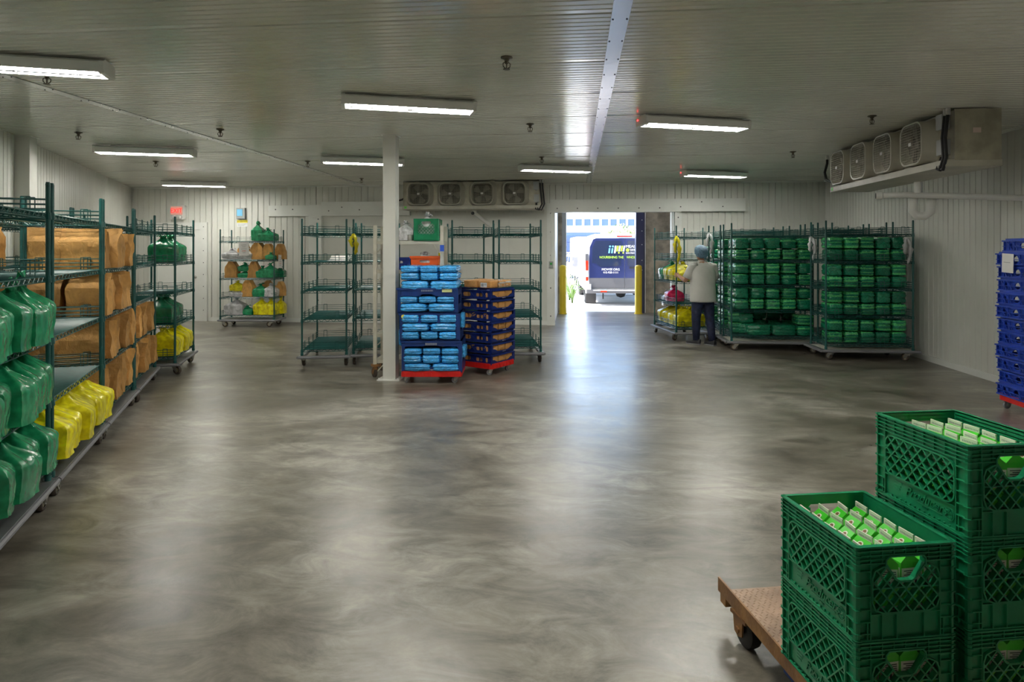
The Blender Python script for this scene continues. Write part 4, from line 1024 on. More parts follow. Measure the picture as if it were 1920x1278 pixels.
# ---------------------------------------------------------------- stack of bright blue bread trays at the side wall
TSC = V((4.63, 6.80, 0)); WQ, DQ, HQ = .60, .54, .133
tray_dolly(TSC, 0, WQ, DQ, 'low red dolly under the tall bright blue tray stack')
def m_bluetray():
    b = MB(); w, d, h = WQ, DQ, HQ
    b.bx(-w/2+.01, w/2-.01, -d/2+.01, d/2-.01, 0, .01)
    ol = [(-d/2, .0), (d/2, .0), (d/2, h-.02), (-d/2, h-.02)]
    hl = [[(.045*cos(q*pi/5), .058+.032*sin(q*pi/5)) for q in range(10)], rrect(.05, .05, .006, 1, d*.34, .055), rrect(.05, .05, .006, 1, -d*.34, .055)]
    for s in 'lr': b.plate(ol, hl, .012, wallM(s, w, d))
    of = [(-w/2, 0), (w/2, 0), (w/2, h-.02), (-w/2, h-.02)]; hf = [rrect(w*.6, .055, .02, 2, 0, .062)]
    for s in 'fb': b.plate(of, hf, .012, wallM(s, w, d))
    for s in (-1, 1):
        b.bx(s*w/2-.012, s*w/2+.012, -d/2-.008, d/2+.008, h-.032, h-.018); b.bx(-w/2, w/2, s*d/2-.012, s*d/2+.012, h-.032, h-.018)
        b.bx(s*(w/2-.02)-.012, s*(w/2-.02)+.012, -d/2+.02, d/2-.02, h-.02, h-.001)
    for s in (-1, 1):
        x = s*(w/2+.005)
        for y0, y1 in ((-.22, -.12), (-.10, -.05), (.05, .12), (.13, .21)): b.bar((x, y0, .02), (x, y1, h-.035), .008, .008, (1, 0, 0))
        for y in (-.25, -.15, -.08, .09, .17, .25): b.bx(x-.005, x+.005, y-.004, y+.004, .005, h-.03)
        b.bx(x-.006, x+.006, -d/2, d/2, .0, .014); b.bx(x-.005, x+.005, -d/2, d/2, .05, .056)
    return b.mesh('tray_shell', MT['blue'])
for i in range(12):
    dx_, dy_ = (.012*sin(i*1.7), .008*cos(i*2.3)) if i < 11 else (.02, -.055)
    t = thing('stacking_tray', f'bright blue stacking tray, {ORD[i]} from the red dolly by the side wall', 'tray', (TSC.x+dx_, TSC.y+dy_, .138+i*HQ), 0, 'bright blue stacking trays')
    ob('tray_shell', cm('blt', m_bluetray), t)
t = thing('paper_notice', 'white slip hanging on the bright blue tray stack', 'notice', (TSC.x-WQ/2-.032, TSC.y+.06, .138+11*HQ-.02), -pi/2)
b = MB(); b.bx(-.085, .085, -.003, 0, -.19, 0); b.bx(-.06, .04, -.0036, -.003, -.09, -.085, 1); ob('page', (b, [MT['sheet'], MT['grey']]), t, rot=(0, .04, 0))

# ---------------------------------------------------------------- cream utility cart behind the column
CP = at(766, 8.12); CL = Loc(CP + room(0, .24), YAW); CW, CD = .85, .46
t = thing('utility_cart', 'tall cream-painted steel cart behind the white column', 'cart', CL.p, YAW)
for i in (-1, 1):
    for j in (-1, 1):
        b = MB(); b.bx(-.022, .022, -.022, .022, .17, 1.93); b.bx(-.024, .024, -.024, .024, 1.60, 1.68, 1) if (i, j) == (1, -1) else None
        for z in (1.42, 1.05, .6): b.bx(-.026, .026, -.026, .026, z-.03, z+.03)
        ob('upright', (b, [MT['yelowhite'], MT['tapeblue']] if (i, j) == (1, -1) else [MT['yelowhite'], MT['yelowhite']]), t, (i*CW/2, j*CD/2, 0))
        b = MB(); b.bx(-.04, .04, -.04, .04, .14, .17); b.cyl((0, 0, .10), (0, 0, .14), .028, n=10)
        for s in (-1, 1): b.plate([(-.02, .13), (-.04, .05), (-.01, .04), (.03, .11), (.03, .13)], [], .004, T(0, s*.024+.002, 0) @ RX(pi/2))
        c = ob('caster', (b, MT['rust']), t, (i*CW/2, j*CD/2, 0), .9*i)
        b = MB(); b.lathe([(0, -.018), (.05, -.018), (.062, -.012), (.062, .012), (.05, .018), (0, .018)], 16, 0, RX(pi/2), caps=False); ob('wheel', (b, MT['wheel'], radians(40)), c, (-.02, 0, .062))
for z in (1.73, 1.36, .55, .22):
    b = MB(); b.bx(-CW/2+.02, CW/2-.02, -CD/2+.02, CD/2-.02, z-.012, z)
    for s in (-1, 1): b.bx(-CW/2, CW/2, s*(CD/2-.012)-.012, s*(CD/2-.012)+.012, z-.04, z+.004); b.bx(s*(CW/2-.012)-.012, s*(CW/2-.012)+.012, -CD/2, CD/2, z-.04, z+.004)
    for s in (-1, 1): b.bar((s*(CW/2-.03), -CD/2+.01, z-.14), (s*(CW/2-.12), -CD/2+.01, z-.04), .012, .012)
    ob('deck', (b, MT['yelowhite']), t)
# ---------------------------------------------------------------- milk crates
def seg_clip(p, d, poly):
    ts = []
    for i in range(len(poly)):
        a, b = V(poly[i]), V(poly[(i+1) % len(poly)]); e = b-a
        den = d.x*e.y-d.y*e.x
        if abs(den) < 1e-9: continue
        w = a-p; t = (w.x*e.y-w.y*e.x)/den; u = (w.x*d.y-w.y*d.x)/den
        if 0 <= u < 1: ts.append(t)
    ts.sort(); return [(ts[i], ts[i+1]) for i in range(0, len(ts)-1, 2)]
def subtract(iv, holes):
    for h in holes:
        r = []
        for a, b in iv:
            if h[1] <= a or h[0] >= b: r.append((a, b))
            else:
                if h[0] > a: r.append((a, h[0]))
                if h[1] < b: r.append((h[1], b))
        iv = r
    return iv
KL, KW, KH = .41, .322, .279
def panel_geo(w, long):
    """wall panel in local x (along), y (up), z outward; returns shell mesh and lattice mesh builders"""
    h = KH; b = MB(); t = .004
    win = rrect(w-.088, .136, .034, 4, 0, .149)
    hand = None
    if not long: hand = [(-.062, .235), (-.055, .244), (.055, .244), (.062, .235), (.062, .222), (.030, .176), (.018, .170), (-.018, .170), (-.030, .176), (-.062, .222)]
    hole = win
    if hand:                                       # window with the hand hold on top
        top = [p for p in win]
        hole = [(-w/2+.078, .217), (-w/2+.052, .205), (-w/2+.044, .183), (-w/2+.044, .115), (-w/2+.054, .091), (-w/2+.078, .081), (w/2-.078, .081), (w/2-.054, .091), (w/2-.044, .115), (w/2-.044, .183), (w/2-.052, .205), (w/2-.078, .217), (.064, .217), (.064, .236), (.054, .246), (-.054, .246), (-.064, .236), (-.064, .217)]
        hole = hole[::-1] if False else hole
    b.plate([(-w/2, 0), (w/2, 0), (w/2, h), (-w/2, h)], [hole], t, Matrix.Identity(4))
    # window rim
    for i in range(len(hole)):
        p, q = hole[i], hole[(i+1) % len(hole)]
        b.bar((p[0], p[1], t+.004), (q[0], q[1], t+.004), .0045, .012, (0, 0, 1))
    D = .012
    # rim ribs at the top
    for k, y in enumerate((.277, .264, .251, .239, .227)):
        x0 = -w/2
        if hand and y < .25: 
            b.bx(-w/2, -.067, y-.0016, y+.0016, 0, D); b.bx(.067, w/2, y-.0016, y+.0016, 0, D)
        else: b.bx(-w/2, w/2, y-.0016 - (.0015 if k == 0 else 0), y+.0016, 0, D+(.003 if k == 0 else 0))
    n = 7 if long else 6
    for i in range(n+1):
        x = -w/2+.040+(w-.080)*i/n
        lo = .225 if not (hand and abs(x) < .066) else .250
        b.bx(x-.0012, x+.0012, lo, .278, 0, D-.001)
    # side ladder ribs by the corners
    for s in (-1, 1):
        x0, x1 = sorted((s*(w/2), s*(w/2-.040)))
        for y in (.205, .165, .13, .092, .056, .022, .004): b.bx(x0, x1, y-.0016, y+.0016, 0, D)
        b.bx(s*(w/2-.040)-.0015, s*(w/2-.040)+.0015, .0, .228, 0, D)
        b.bx(s*(w/2-.030)-.0012, s*(w/2-.030)+.0012, .0, .056, 0, D)
    b.bx(-w/2+.040, w/2-.040, .075, .0782, 0, D); b.bx(-w/2, w/2, 0, .004, 0, D)
    if long:
        k = 0; x = -w/2+.07
        while x < w/2-.06: b.bx(x-.003, x+.003, .004, .010, 0, .009); x += .021
    else:
        for x in (-.075, -.028, .06): b.bx(x-.0016, x+.0016, .004, .08, 0, D)
    # lattice
    lt = MB(); wh = .118
    for sg in (1, -1):
        d = V((cos(radians(48)), sg*sin(radians(48)))); nrm = V((-d.y, d.x))
        for k in range(-9, 10):
            p = V((0, .148)) + nrm*(k*.0305)
            iv = seg_clip(p, d, win)
            if hand: iv = subtract(iv, seg_clip(p, d, hand))
            for a, c in iv:
                if c-a < .008: continue
                P, Q = p+d*a, p+d*c
                lt.bar((P.x, P.y, t*.5+.003), (Q.x, Q.y, t*.5+.003), .0046, .017, (0, 0, 1))
    iv = seg_clip(V((0, .152)), V((1, 0)), win)
    for a, c in iv: lt.bx(a, c, .150, .1545, -.004, .011)
    if hand:
        c = hand[3:] + hand[:1]
        for i in range(3, 9): p, q = hand[i], hand[(i+1) % 10]; lt.bar((p[0], p[1], .003), (q[0], q[1], .003), .006, .018, (0, 0, 1))
    return b, lt
def crate_meshes():
    M = {}
    for nm, w, lg in (('long', KL-.018, True), ('end', KW-.018, False)):
        b, l = panel_geo(w, lg); M[nm] = b.mesh('side_panel' if lg else 'end_panel', MT['crate']); M[nm+'_lat'] = l.mesh('lattice', MT['crate'])
    b = MB(); cp = [(.0, .0), (.010, .0), (.0107, .004)]
    b.loft([[(0, 0, z), (0, -.013, z), (-.006, -.012, z), (-.011, -.009, z), (-.013, 0, z)] for z in (0, KH-.002)][::1])
    for y in (.277, .264, .251, .239, .227, .205, .165, .13, .092, .056, .022, .004):
        b.loft([[(0.002, .002, z), (.002, -.0175, z), (-.008, -.016, z), (-.014, -.0125, z), (-.0175, .002, z)] for z in (y-.0016, y+.0016)])
    M['corner_post'] = b.mesh('corner_post', MT['crate'])
    b = MB()
    for i in range(9): b.bx(-KL/2+.012, KL/2-.012, -KW/2+.02+i*(KW-.04)/8-.004, -KW/2+.02+i*(KW-.04)/8+.004, .004, .012)
    for i in range(11): b.bx(-KL/2+.02+i*(KL-.04)/10-.004, -KL/2+.02+i*(KL-.04)/10+.004, -KW/2+.012, KW/2-.012, .0045, .0115)
    b.plate(rrect(KL-.02, KW-.02, .02, 2), [rrect(KL-.05, KW-.05, .02, 2)], .014, Matrix.Identity(4))
    M['base'] = b.mesh('base', MT['crate'])
    return M
KM = crate_meshes()
def emboss_logo():
    b = MB()
    for i in range(20):
        a, c = 2*pi*i/20, 2*pi*(i+1)/20; b.bar((.019*cos(a), .019*sin(a), 0), (.019*cos(c), .019*sin(c), 0), .0022, .003, (0, 0, 1))
    for k in range(5):
        a = k*1.256+.4; b.bar((.006*cos(a), .006*sin(a), 0), (.013*cos(a+.5), .013*sin(a+.5), 0), .006, .003, (0, 0, 1))
        b.bar((.013*cos(a+.9), .013*sin(a+.9), 0), (.014*cos(a+1.3), .014*sin(a+1.3), 0), .003, .003, (0, 0, 1))
    return b
LOGO = emboss_logo()
EMB = {}
def emboss(parent):
    if not EMB:
        o = text('Producers', .043, MT['crate'], None, T(-.062, .035, .0055), .0025, shear=.35, name='embossed_name'); EMB['n'] = o.data; bpy.data.objects.remove(o)
        o = text('DAIRY', .009, MT['crate'], None, T(.012, .018, .005), .001, shear=.2, name='embossed_name'); EMB['d'] = o.data; bpy.data.objects.remove(o)
        b = MB(); b.bar((-.03, .029, .005), (.095, .027, .005), .0025, .003, (0, 0, 1)); b.add([(x+.125, y+.042, z+.0055) for x, y, z in LOGO.v], LOGO.f)
        for i in range(3): b.bx(-.115, -.082-.004*i, .058-.011*i, .063-.011*i, .004, .0058)
        EMB['l'] = b.mesh('embossed_emblem', MT['crate'])
    ob('embossed_name', EMB['n'], parent); ob('embossed_subtitle', EMB['d'], parent); ob('embossed_emblem', EMB['l'], parent)
def crate(p, a, lab, group='green milk crates', mesh_only=False):
    t = thing('milk_crate', lab, 'crate', p, a, group)          # local x = length
    for s in (-1, 1):
        q = ob('side_panel', KM['long'], t, (0, s*(KW/2-.014), 0)); q.rotation_euler = (pi/2, 0, 0 if s < 0 else pi)
        ob('lattice', KM['long_lat'], q); emboss(q)
        q = ob('end_panel', KM['end'], t, (s*(KL/2-.014), 0, 0)); q.rotation_euler = (pi/2, 0, s*pi/2)
        ob('lattice', KM['end_lat'], q)
    for i, j, r in ((1, 1, -pi/2+pi), (-1, 1, pi), (-1, -1, -pi/2), (1, -1, 0)):
        ob('corner_post', KM['corner_post'], t, (i*(KL/2-.014), j*(KW/2-.014), 0), {(1, -1): pi/2, (1, 1): pi, (-1, 1): -pi/2, (-1, -1): 0}[(i, j)])
    ob('base', KM['base'], t)
    return t
# cartons
def carton_meshes():
    w, h, g = .0335, .088, .030
    b = MB()
    b.bx(-w, w, -w, w, 0, h, 0)
    b.add([(-w, -w, h), (w, -w, h), (w, w, h), (-w, w, h), (-w+.004, 0, h+g), (w-.004, 0, h+g)], [(0, 1, 5, 4), (2, 3, 4, 5), (1, 2, 5), (3, 0, 4)], 0)
    for s in (-1, 1):                              # pale side labels with print
        b.bx(-w*.92, w*.92, s*(w+.0004)-.0004, s*(w+.0004)+.0004, .018, .072, 1)
        b.bx(s*(w+.0004)-.0004, s*(w+.0004)+.0004, -w*.92, w*.92, .018, .072, 1)
        for k in range(4):
            z = .064-k*.006; b.bx(-w*.75, w*(.75-.3*(k % 2)), s*(w+.001)-.0005, s*(w+.001)+.0005, z-.0012, z+.0012, 2)
            b.bx(s*(w+.001)-.0005, s*(w+.001)+.0005, -w*.75, w*(.7-.25*(k % 2)), z-.0012, z+.0012, 2)
        for k in range(4):
            x = -w*.6+k*w*.36; b.bx(x, x+w*.22, s*(w+.001)-.0005, s*(w+.001)+.0005, .024, .036, 2)
            b.bx(s*(w+.001)-.0005, s*(w+.001)+.0005, x, x+w*.22, .024, .036, 2)
    body = b.mesh('carton', [MT['cgreen'], MT['cwhite'], MT['darkgrey']])
    b = MB(); b.bx(-w*.9, w*.9, -.0022, .0022, h+g-.006, h+g+.016)
    for k in range(9): b.bx(-w*.8+k*w*.17, -w*.8+k*w*.17+w*.08, -.0027, .0027, h+g+.002, h+g+.008, 1)
    fin = b.mesh('top_fin', [MT['cwhite'], MT['grey']])
    b = MB(); 
    th = atan2(g, w)
    b.cyl((0, -w*.55, h+g*.45), (0, -w*.55-.001, h+g*.45+.0012), .011, n=10); b.cyl((0, w*.55, h+g*.45), (0, w*.55+.001, h+g*.45+.0012), .011, n=10)
    b.cyl((0, -w*.56, h+g*.44), (0, -w*.56-.0015, h+g*.44+.0018), .007, n=8, mi=1); b.cyl((0, w*.56, h+g*.44), (0, w*.56+.0015, h+g*.44+.0018), .007, n=8, mi=1)
    em = b.mesh('roundel', [MT['cwhite'], MT['rust']])
    return body, fin, em
CB, CF, CE = carton_meshes()
def fill(C, nm, layers, full_top=True, zb=.013):
    nx, ny = 5, 4
    for L in range(layers):
        for i in range(nx):
            for j in range(ny):
                edge = i in (0,) or j in (ny-1,) or j == 0
                if not (edge or (full_top and L == layers-1)): continue
                if not full_top and i > 3 and j not in (0, ny-1): continue
                cnt[0] += 1; r = rng(cnt[0])
                x = -KL/2+.026+.0365+i*.0715; y = (j-(ny-1)/2)*.0705
                p = C.w(x, y, zb+L*.109+r.uniform(-.003, .003)*L)
                t = ob('milk_carton', CB, None, p, C.a+r.uniform(-.12, .12))
                tag(t, f'milk carton, {ORD[i]} row from camera, {ORD[ny-1-j]} across, {"upper" if L else "lower"} layer, {nm}', 'carton', f'milk cartons in the {nm}')
                ob('top_fin', CF, t); ob('roundel', CE, t)
TH = radians(7.0)+YAW
dB = RZ(TH) @ V((1, 0, 0)); dY = RZ(TH) @ V((0, 1, 0))
DKZ = .19
pB = room(1.005, 1.87); pB2 = room(1.372, 1.925)
cl = pB + dB*(KW/2) + dY*(KL/2); cr = pB2 + dB*(KW/2) + dY*(KL/2)
CA = TH+pi/2                                        # crate local x points away from the camera
names = []
for (c, n, st) in ((cl, 2, 'shorter'), (cr, 3, 'taller')):
    for i in range(n):
        pos = {2: ['bottom', 'top'], 3: ['bottom', 'middle', 'top']}[n][i]
        z = DKZ+.001+i*(KH+.0005)
        crate(V((c.x, c.y, z)), CA, f'green lattice milk crate, {pos} of the {st} stack on the rusty cart')
        fill(Loc(V((c.x, c.y, z)), CA), f'{pos} crate, {st} stack', 2, pos == 'top')
# rusty flatbed cart
ctr = cl + dB*.30 - dY*.05; fw, fd = .92, 1.15
lf = room(.905, 2.80)
FB = Loc(lf + dB*(fw/2) - dY*(.10+fd/2), TH)
t = thing('flatbed_cart', 'rusty brown flatbed cart with tread plate deck under the milk crates', 'cart', FB.p, TH)
b = MB(); b.bx(-fw/2+.003, fw/2-.003, -fd/2, fd/2, DKZ-.012, DKZ-.003); ob('deck', (b, MT['rustdeck']), t)
b = MB(); r = 0; y = -fd/2+.012
while y < fd/2-.01:
    k = 0; x = -fw/2+.012+(.0 if r % 2 else .012)
    while x < fw/2-.012:
        a = .45 if (k+r) % 2 else .45+pi/2; u = V((cos(a), sin(a), 0))*.0105; w = V((-sin(a), cos(a), 0))*.0032
        c = V((x, y, 0)); z0 = DKZ-.003; z1 = DKZ-.0003
        b.add([(c+u).to_tuple()[:2]+(z0,), (c+w).to_tuple()[:2]+(z0,), (c-u).to_tuple()[:2]+(z0,), (c-w).to_tuple()[:2]+(z0,), (c.x, c.y, z1)], [(0, 1, 4), (1, 2, 4), (2, 3, 4), (3, 0, 4)])
        x += .024; k += 1
    y += .0165; r += 1
o = ob('tread_lozenges', (b, MT['rustdeck']), t); o['kind'] = 'stuff'
for s in (-1, 1):
    b = MB(); b.bx(s*fw/2-.004, s*fw/2+.004, -fd/2-.02, fd/2+.10, DKZ-.058, DKZ+.001); b.bx(min(s*fw/2, s*(fw/2-.03)), max(s*fw/2, s*(fw/2-.03)), -fd/2, fd/2, DKZ-.062, DKZ-.054); ob('side_rail', (b, MT['rust']), t)
for s in (-1, 1):
    b = MB(); b.bx(-fw/2+.01, fw/2-.01, s*(fd/2-.05)-.02, s*(fd/2-.05)+.02, DKZ-.06, DKZ-.013); ob('cross_member', (b, MT['rust']), t)
for s in (-1, 1):
    b = MB(); b.bx(s*(fw/2-.02)-.018, s*(fw/2-.02)+.018, fd/2+.04, fd/2+.09, DKZ-.10, DKZ-.055); ob('stake_pocket', (b, MT['rust']), t)
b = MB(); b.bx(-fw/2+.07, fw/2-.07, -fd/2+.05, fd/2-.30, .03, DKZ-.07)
ob('blue_tint_block', (b, pm('dark_blue_tint', (.015, .05, .22), .6, var=.3, vscale=12)), t)  # added block for the blue tint under the deck, not a known part
for i in (-1, 1):
    for j in (-1, 1):
        b = MB(); b.bx(-.05, .05, -.04, .04, .104, .1155)
        for s in (-1, 1): b.plate([(-.03, .116), (-.025, .05), (.0, .04), (.025, .05), (.035, .116)], [], .006, T(0, s*.035+.003, 0) @ RX(pi/2))
        b.cyl((0, -.045, .065), (0, .045, .065), .012, n=8)
        c = ob('caster', (b, MT['rust']), t, (i*(fw/2-.035), j*(fd/2-.09), 0), pi/2+.06, 1.14)
        b = MB(); b.lathe([(0, -.02), (.03, -.024), (.05, -.024), (.062, -.018), (.065, 0), (.062, .018), (.05, .024), (.03, .024), (0, .02)], 20, 0, RX(pi/2), caps=False); ob('wheel', (b, MT['dark'], radians(40)), c, (0, 0, .065))
# crate, sack and cup on the cream cart
class _C: pass
q = CL.w(.225, -.05, 1.7355)
crate(q, YAW+pi/2, 'green milk crate holding a white bag, on top of the cream cart')
tied(None, 0, 0, 0, (.24, .3, .34), 'wbag', 'white bag standing inside the green crate on the cream cart', rz=YAW, z=1.75, pos=q)
tied(None, 0, 0, 0, (.22, .22, .24), 'wbag', 'slumped white sack beside the green crate on the cream cart', rz=YAW, z=1.738, pos=CL.w(-.06, -.06))
t = thing('tin_can', 'small grey tin on the cream cart between sack and crate', 'tin', CL.w(.015, -.19, 1.735))
b = MB(); b.lathe([(.0, 0), (.034, 0), (.036, .004), (.036, .07), (.034, .074), (0, .074)], 16); ob('body', (b, MT['steel'], radians(40)), t)
b = MB(); b.lathe([(.036, .068), (.038, .07), (.038, .076), (.034, .078), (0, .076)], 16); ob('lid', (b, MT['steel'], radians(40)), t)
def tote(p, a, w, d, h, mat, lab, rim):
    t = thing('storage_tote', lab, 'tote', p, a)
    b = MB(); b.bx(-w/2+.012, w/2-.012, -d/2+.012, d/2-.012, 0, .01)
    fo = [(-w/2+.01, 0), (w/2-.01, 0), (w/2, h), (-w/2, h)]; hh = [rrect(.13, .035, .015, 3, 0, h*.66)]
    b.plate(fo, hh, .01, wallM('f', w, d)); b.plate(fo, hh, .01, wallM('b', w, d))
    so = [(-d/2, 0), (d/2, 0), (d/2, h), (-d/2, h)]; b.plate(so, [], .01, wallM('l', w, d)); b.plate(so, [], .01, wallM('r', w, d))
    for k in range(7): b.bx(-w*.42+k*w*.14-.004, -w*.42+k*w*.14+.004, -d/2-.008, -d/2, .01, h*.5)
    ob('shell', (b, mat), t)
    b = MB(); b.plate(rrect(w+.03, d+.03, .02, 2), [rrect(w-.02, d-.02, .02, 2)], .03, T(0, 0, h-.02)); ob('rim', (b, rim), t)
    return t
tote(CL.w(.20, -.03, 1.3605), YAW, .36, .34, .168, MT['orange'], 'orange tote with a film bag inside, on the cream cart', MT['orange'])
tied(None, 0, 0, 0, (.30, .28, .21), 'wbag', 'pale film bag bulging out of the orange tote', rz=YAW, z=1.373, pos=CL.w(.18, -.03))
tied(None, 0, 0, 0, (.09, .10, .20), 'ybag', 'yellow bag tip sticking up beside the orange tote', rz=YAW, z=1.364, pos=CL.w(.345, .16))
tote(CL.w(-.145, -.03, 1.3605), YAW, .30, .34, .15, MT['navy'], 'navy tote beside the orange one on the cream cart', MT['navy'])
# ---------------------------------------------------------------- person
def ellipse(c, rx, ry, n=14, tilt=0, yaw=0):
    pts = []
    for k in range(n):
        a = 2*pi*k/n; x, y = rx*cos(a), ry*sin(a)
        pts.append(V(c) + RZ(yaw) @ V((x, y, tilt*y)))
    return pts
MT['skin'] = pm('skin', (.42, .22, .14), .5)
MT['hairnet'] = pm('blue_hairnet', (.12, .22, .32), .6, var=.3, vscale=60, bump=.4, bscale=70)
MT['shirt'] = pm('white_shirt', (.62, .61, .58), .75, var=.06, vscale=5, bump=.5, bscale=9)
MT['jeans'] = pm('navy_jeans', (.012, .018, .055), .7, var=.4, vscale=14, bump=.2, bscale=30)
MT['shoe'] = pm('dark_shoe', (.02, .02, .026), .5)
PP = room(3.26, 10.92)
per = thing('person', 'person in white short-sleeved shirt, navy jeans and blue hairnet pushing a rack', 'person', PP, YAW+.10)
def skin_mesh(name, pts, edges, mat, root=0, sub=2):
    me = bpy.data.meshes.new(name); me.from_pydata([p[:3] for p in pts], edges, [])
    o = bpy.data.objects.new(name, me); COL.objects.link(o)
    m = o.modifiers.new('s', 'SKIN'); m.use_smooth_shade = True
    for i, p in enumerate(pts):
        r = p[3] if hasattr(p[3], '__len__') else (p[3], p[3]); me.skin_vertices[0].data[i].radius = r
    me.skin_vertices[0].data[root].use_root = True
    u = o.modifiers.new('u', 'SUBSURF'); u.levels = sub; u.render_levels = sub
    bpy.context.view_layer.update(); dgr = bpy.context.evaluated_depsgraph_get()
    r = bpy.data.meshes.new_from_object(o.evaluated_get(dgr)); bpy.data.objects.remove(o)
    r.materials.clear(); r.materials.append(mat); r.polygons.foreach_set('use_smooth', [True]*len(r.polygons)); return r
# post to grip, in the person's frame
grip = (RZ(-(YAW+.10)) @ (RF.w(-RF.L/2, RF.D/2, 0) - PP)); gx, gy = grip.x, grip.y
HZ_ = 1.17
sL, sR = (-.185, .02, 1.33), (.185, .02, 1.33)
hand = (gx-.005, gy-.085, HZ_)
el = (-.285, .06, 1.085)
hR = (.20, .34, 1.14); eR = (.27, .12, 1.09)
pts = [(0, 0, .84, (.12, .10)), (0, 0, 1.0, (.12, .10)), (0, .02, 1.2, (.13, .10)), (0, .03, 1.34, (.10, .08)), (0, .05, 1.42, .052), (0, .07, 1.47, .05),
       (*sL, .055), (*el, .040), ((el[0]+hand[0])/2, (el[1]+hand[1])/2, (el[2]+hand[2])/2, .034), (*hand, .025),
       (*sR, .055), (*eR, .040), (*hR, .025),
       (-.085, 0, .80, .085), (-.10, .06, .46, .058), (-.10, .05, .09, .038), (.085, 0, .80, .085), (.11, -.02, .46, .058), (.12, -.10, .09, .038)]
ed = [(0, 1), (1, 2), (2, 3), (3, 4), (4, 5), (3, 6), (6, 7), (7, 8), (8, 9), (3, 10), (10, 11), (11, 12), (0, 13), (13, 14), (14, 15), (0, 16), (16, 17), (17, 18)]
bm_ = skin_mesh('body', pts, ed, MT['skin'])
body = ob('body', bm_, per)
# head with face
b = MB(); hc = V((0, .085, 1.555)); rings = []
prof = [(-.118, .030, .040, .03), (-.105, .048, .060, .02), (-.07, .062, .078, .010), (-.03, .070, .090, .0), (.01, .073, .095, -.004), (.05, .070, .092, -.006), (.08, .058, .076, -.006), (.102, .036, .046, -.005), (.112, .01, .012, -.004)]
for z, rx, ry, yo in prof: rings.append(ellipse(hc+V((0, yo, z)), rx, ry, 16))
b.loft(rings)
b.cyl(hc+V((0, .085, .02)), hc+V((0, .112, -.022)), .008, .014, n=8)                 # nose
for s in (-1, 1):
    b.lathe([(0, -.012), (.02, -.008), (.026, 0), (.018, .008), (0, .006)], 10, M=T(hc+V((s*.074, -.005, -.012))) @ RY(s*pi/2) @ RX(.2))
ob('head', (b, MT['skin'], True), per)
b = MB()
for s in (-1, 1): b.lathe([(0, -.009), (.009, 0), (0, .009)], 8, M=T(hc+V((s*.03, .086, .012))))
b.bar(hc+V((-.022, .092, -.055)), hc+V((.022, .092, -.055)), .006, .006, mi=1); ob('eyes_and_mouth', (b, [MT['white'], pm('lips', (.35, .1, .09), .5)]), per)
b = MB(); rings = []
for z, r_, yo in ((-.062, .058, -.040), (-.055, .082, -.026), (-.02, .098, -.016), (.03, .108, -.012), (.075, .102, -.012), (.11, .078, -.012), (.128, .045, -.012), (.134, .012, -.012)):
    rings.append([p*1 for p in ellipse(hc+V((0, yo, z+.004)), r_*1.08, r_*1.12, 18, tilt=.32)])
for ri, r_ in enumerate(rings): rings[ri] = [p + (p-hc).normalized()*.006*sin(k*2.1+ri*1.7) for k, p in enumerate(r_)]
b.loft(rings); ob('hairnet', (b, MT['hairnet'], True), per)
# shirt
b = MB(); rings = []
for i, (z, rx, ry, yo) in enumerate(((.735, .225, .165, .0), (.77, .228, .168, .0), (.90, .222, .16, .005), (1.02, .215, .155, .01), (1.15, .222, .15, .02), (1.26, .225, .14, .025), (1.335, .205, .115, .03), (1.385, .14, .085, .04), (1.415, .078, .066, .05), (1.44, .066, .062, .055))):
    rings.append([p + V((0, 0, 0)) + (V((p.x, p.y-yo, 0)).normalized()*.012*noise.noise(V((k*.9, z*4, 3)))) for k, p in enumerate(ellipse((0, yo, z), rx, ry, 20))])
b.loft(rings)
for s, e_ in ((sL, el), (sR, eR)):
    s_, e2 = V(s), V(e_); q = s_.lerp(e2, .80); sg = -1 if s[0] < 0 else 1
    b.tube([V((s[0]*.55, s[1], s[2]+.01)), s_+V((0, 0, .0)), s_.lerp(e2, .5), q], [.070, .076, .074, .080], 12)
ob('shirt', (b, MT['shirt'], True), per)
# trousers
b = MB()
b.loft([ellipse((0, 0, z), rx, ry, 18) for z, rx, ry in ((.70, .165, .125), (.78, .185, .14), (.88, .18, .135), (.95, .165, .125))])
for s, kx, ky, ax, ay in ((-1, -.10, .06, -.10, .05), (1, .11, -.02, .12, -.10)):
    b.tube([(s*.085, 0, .84), (s*.09, .01, .70), (kx, ky, .46), ((kx+ax)/2, (ky+ay)/2, .28), (ax, ay, .075)], [.10, .105, .078, .068, .056], 14)
ob('trousers', (b, MT['jeans'], True), per)
for s, ax, ay, yw in ((-1, -.10, .05, .75), (1, .12, -.10, .35)):
    b = MB(); M = T(ax, ay, 0) @ RZ(yw)
    for z0_, z1_, mi, g in ((0, .022, 1, .006), (.022, .06, 0, 0)):
        rr = []
        for y_, w_, h_ in ((-.07, .030, z1_+.03), (-.045, .040, z1_+.035), (0, .042, z1_+.03), (.06, .045, z1_+.01), (.12, .046, z1_), (.165, .034, z1_-.005), (.185, .012, z1_-.012)):
            hh = h_ if mi == 0 else z1_
            rr.append([(-w_-g, y_, z0_), (w_+g, y_, z0_), (w_+g, y_, (z0_+hh)/2), (w_*.6, y_, hh), (-w_*.6, y_, hh), (-w_-g, y_, (z0_+hh)/2)])
        b.loft(rr, mi=mi, M=M)
    ob('shoe', (b, [MT['shoe'], MT['bumper']], radians(50)), per)
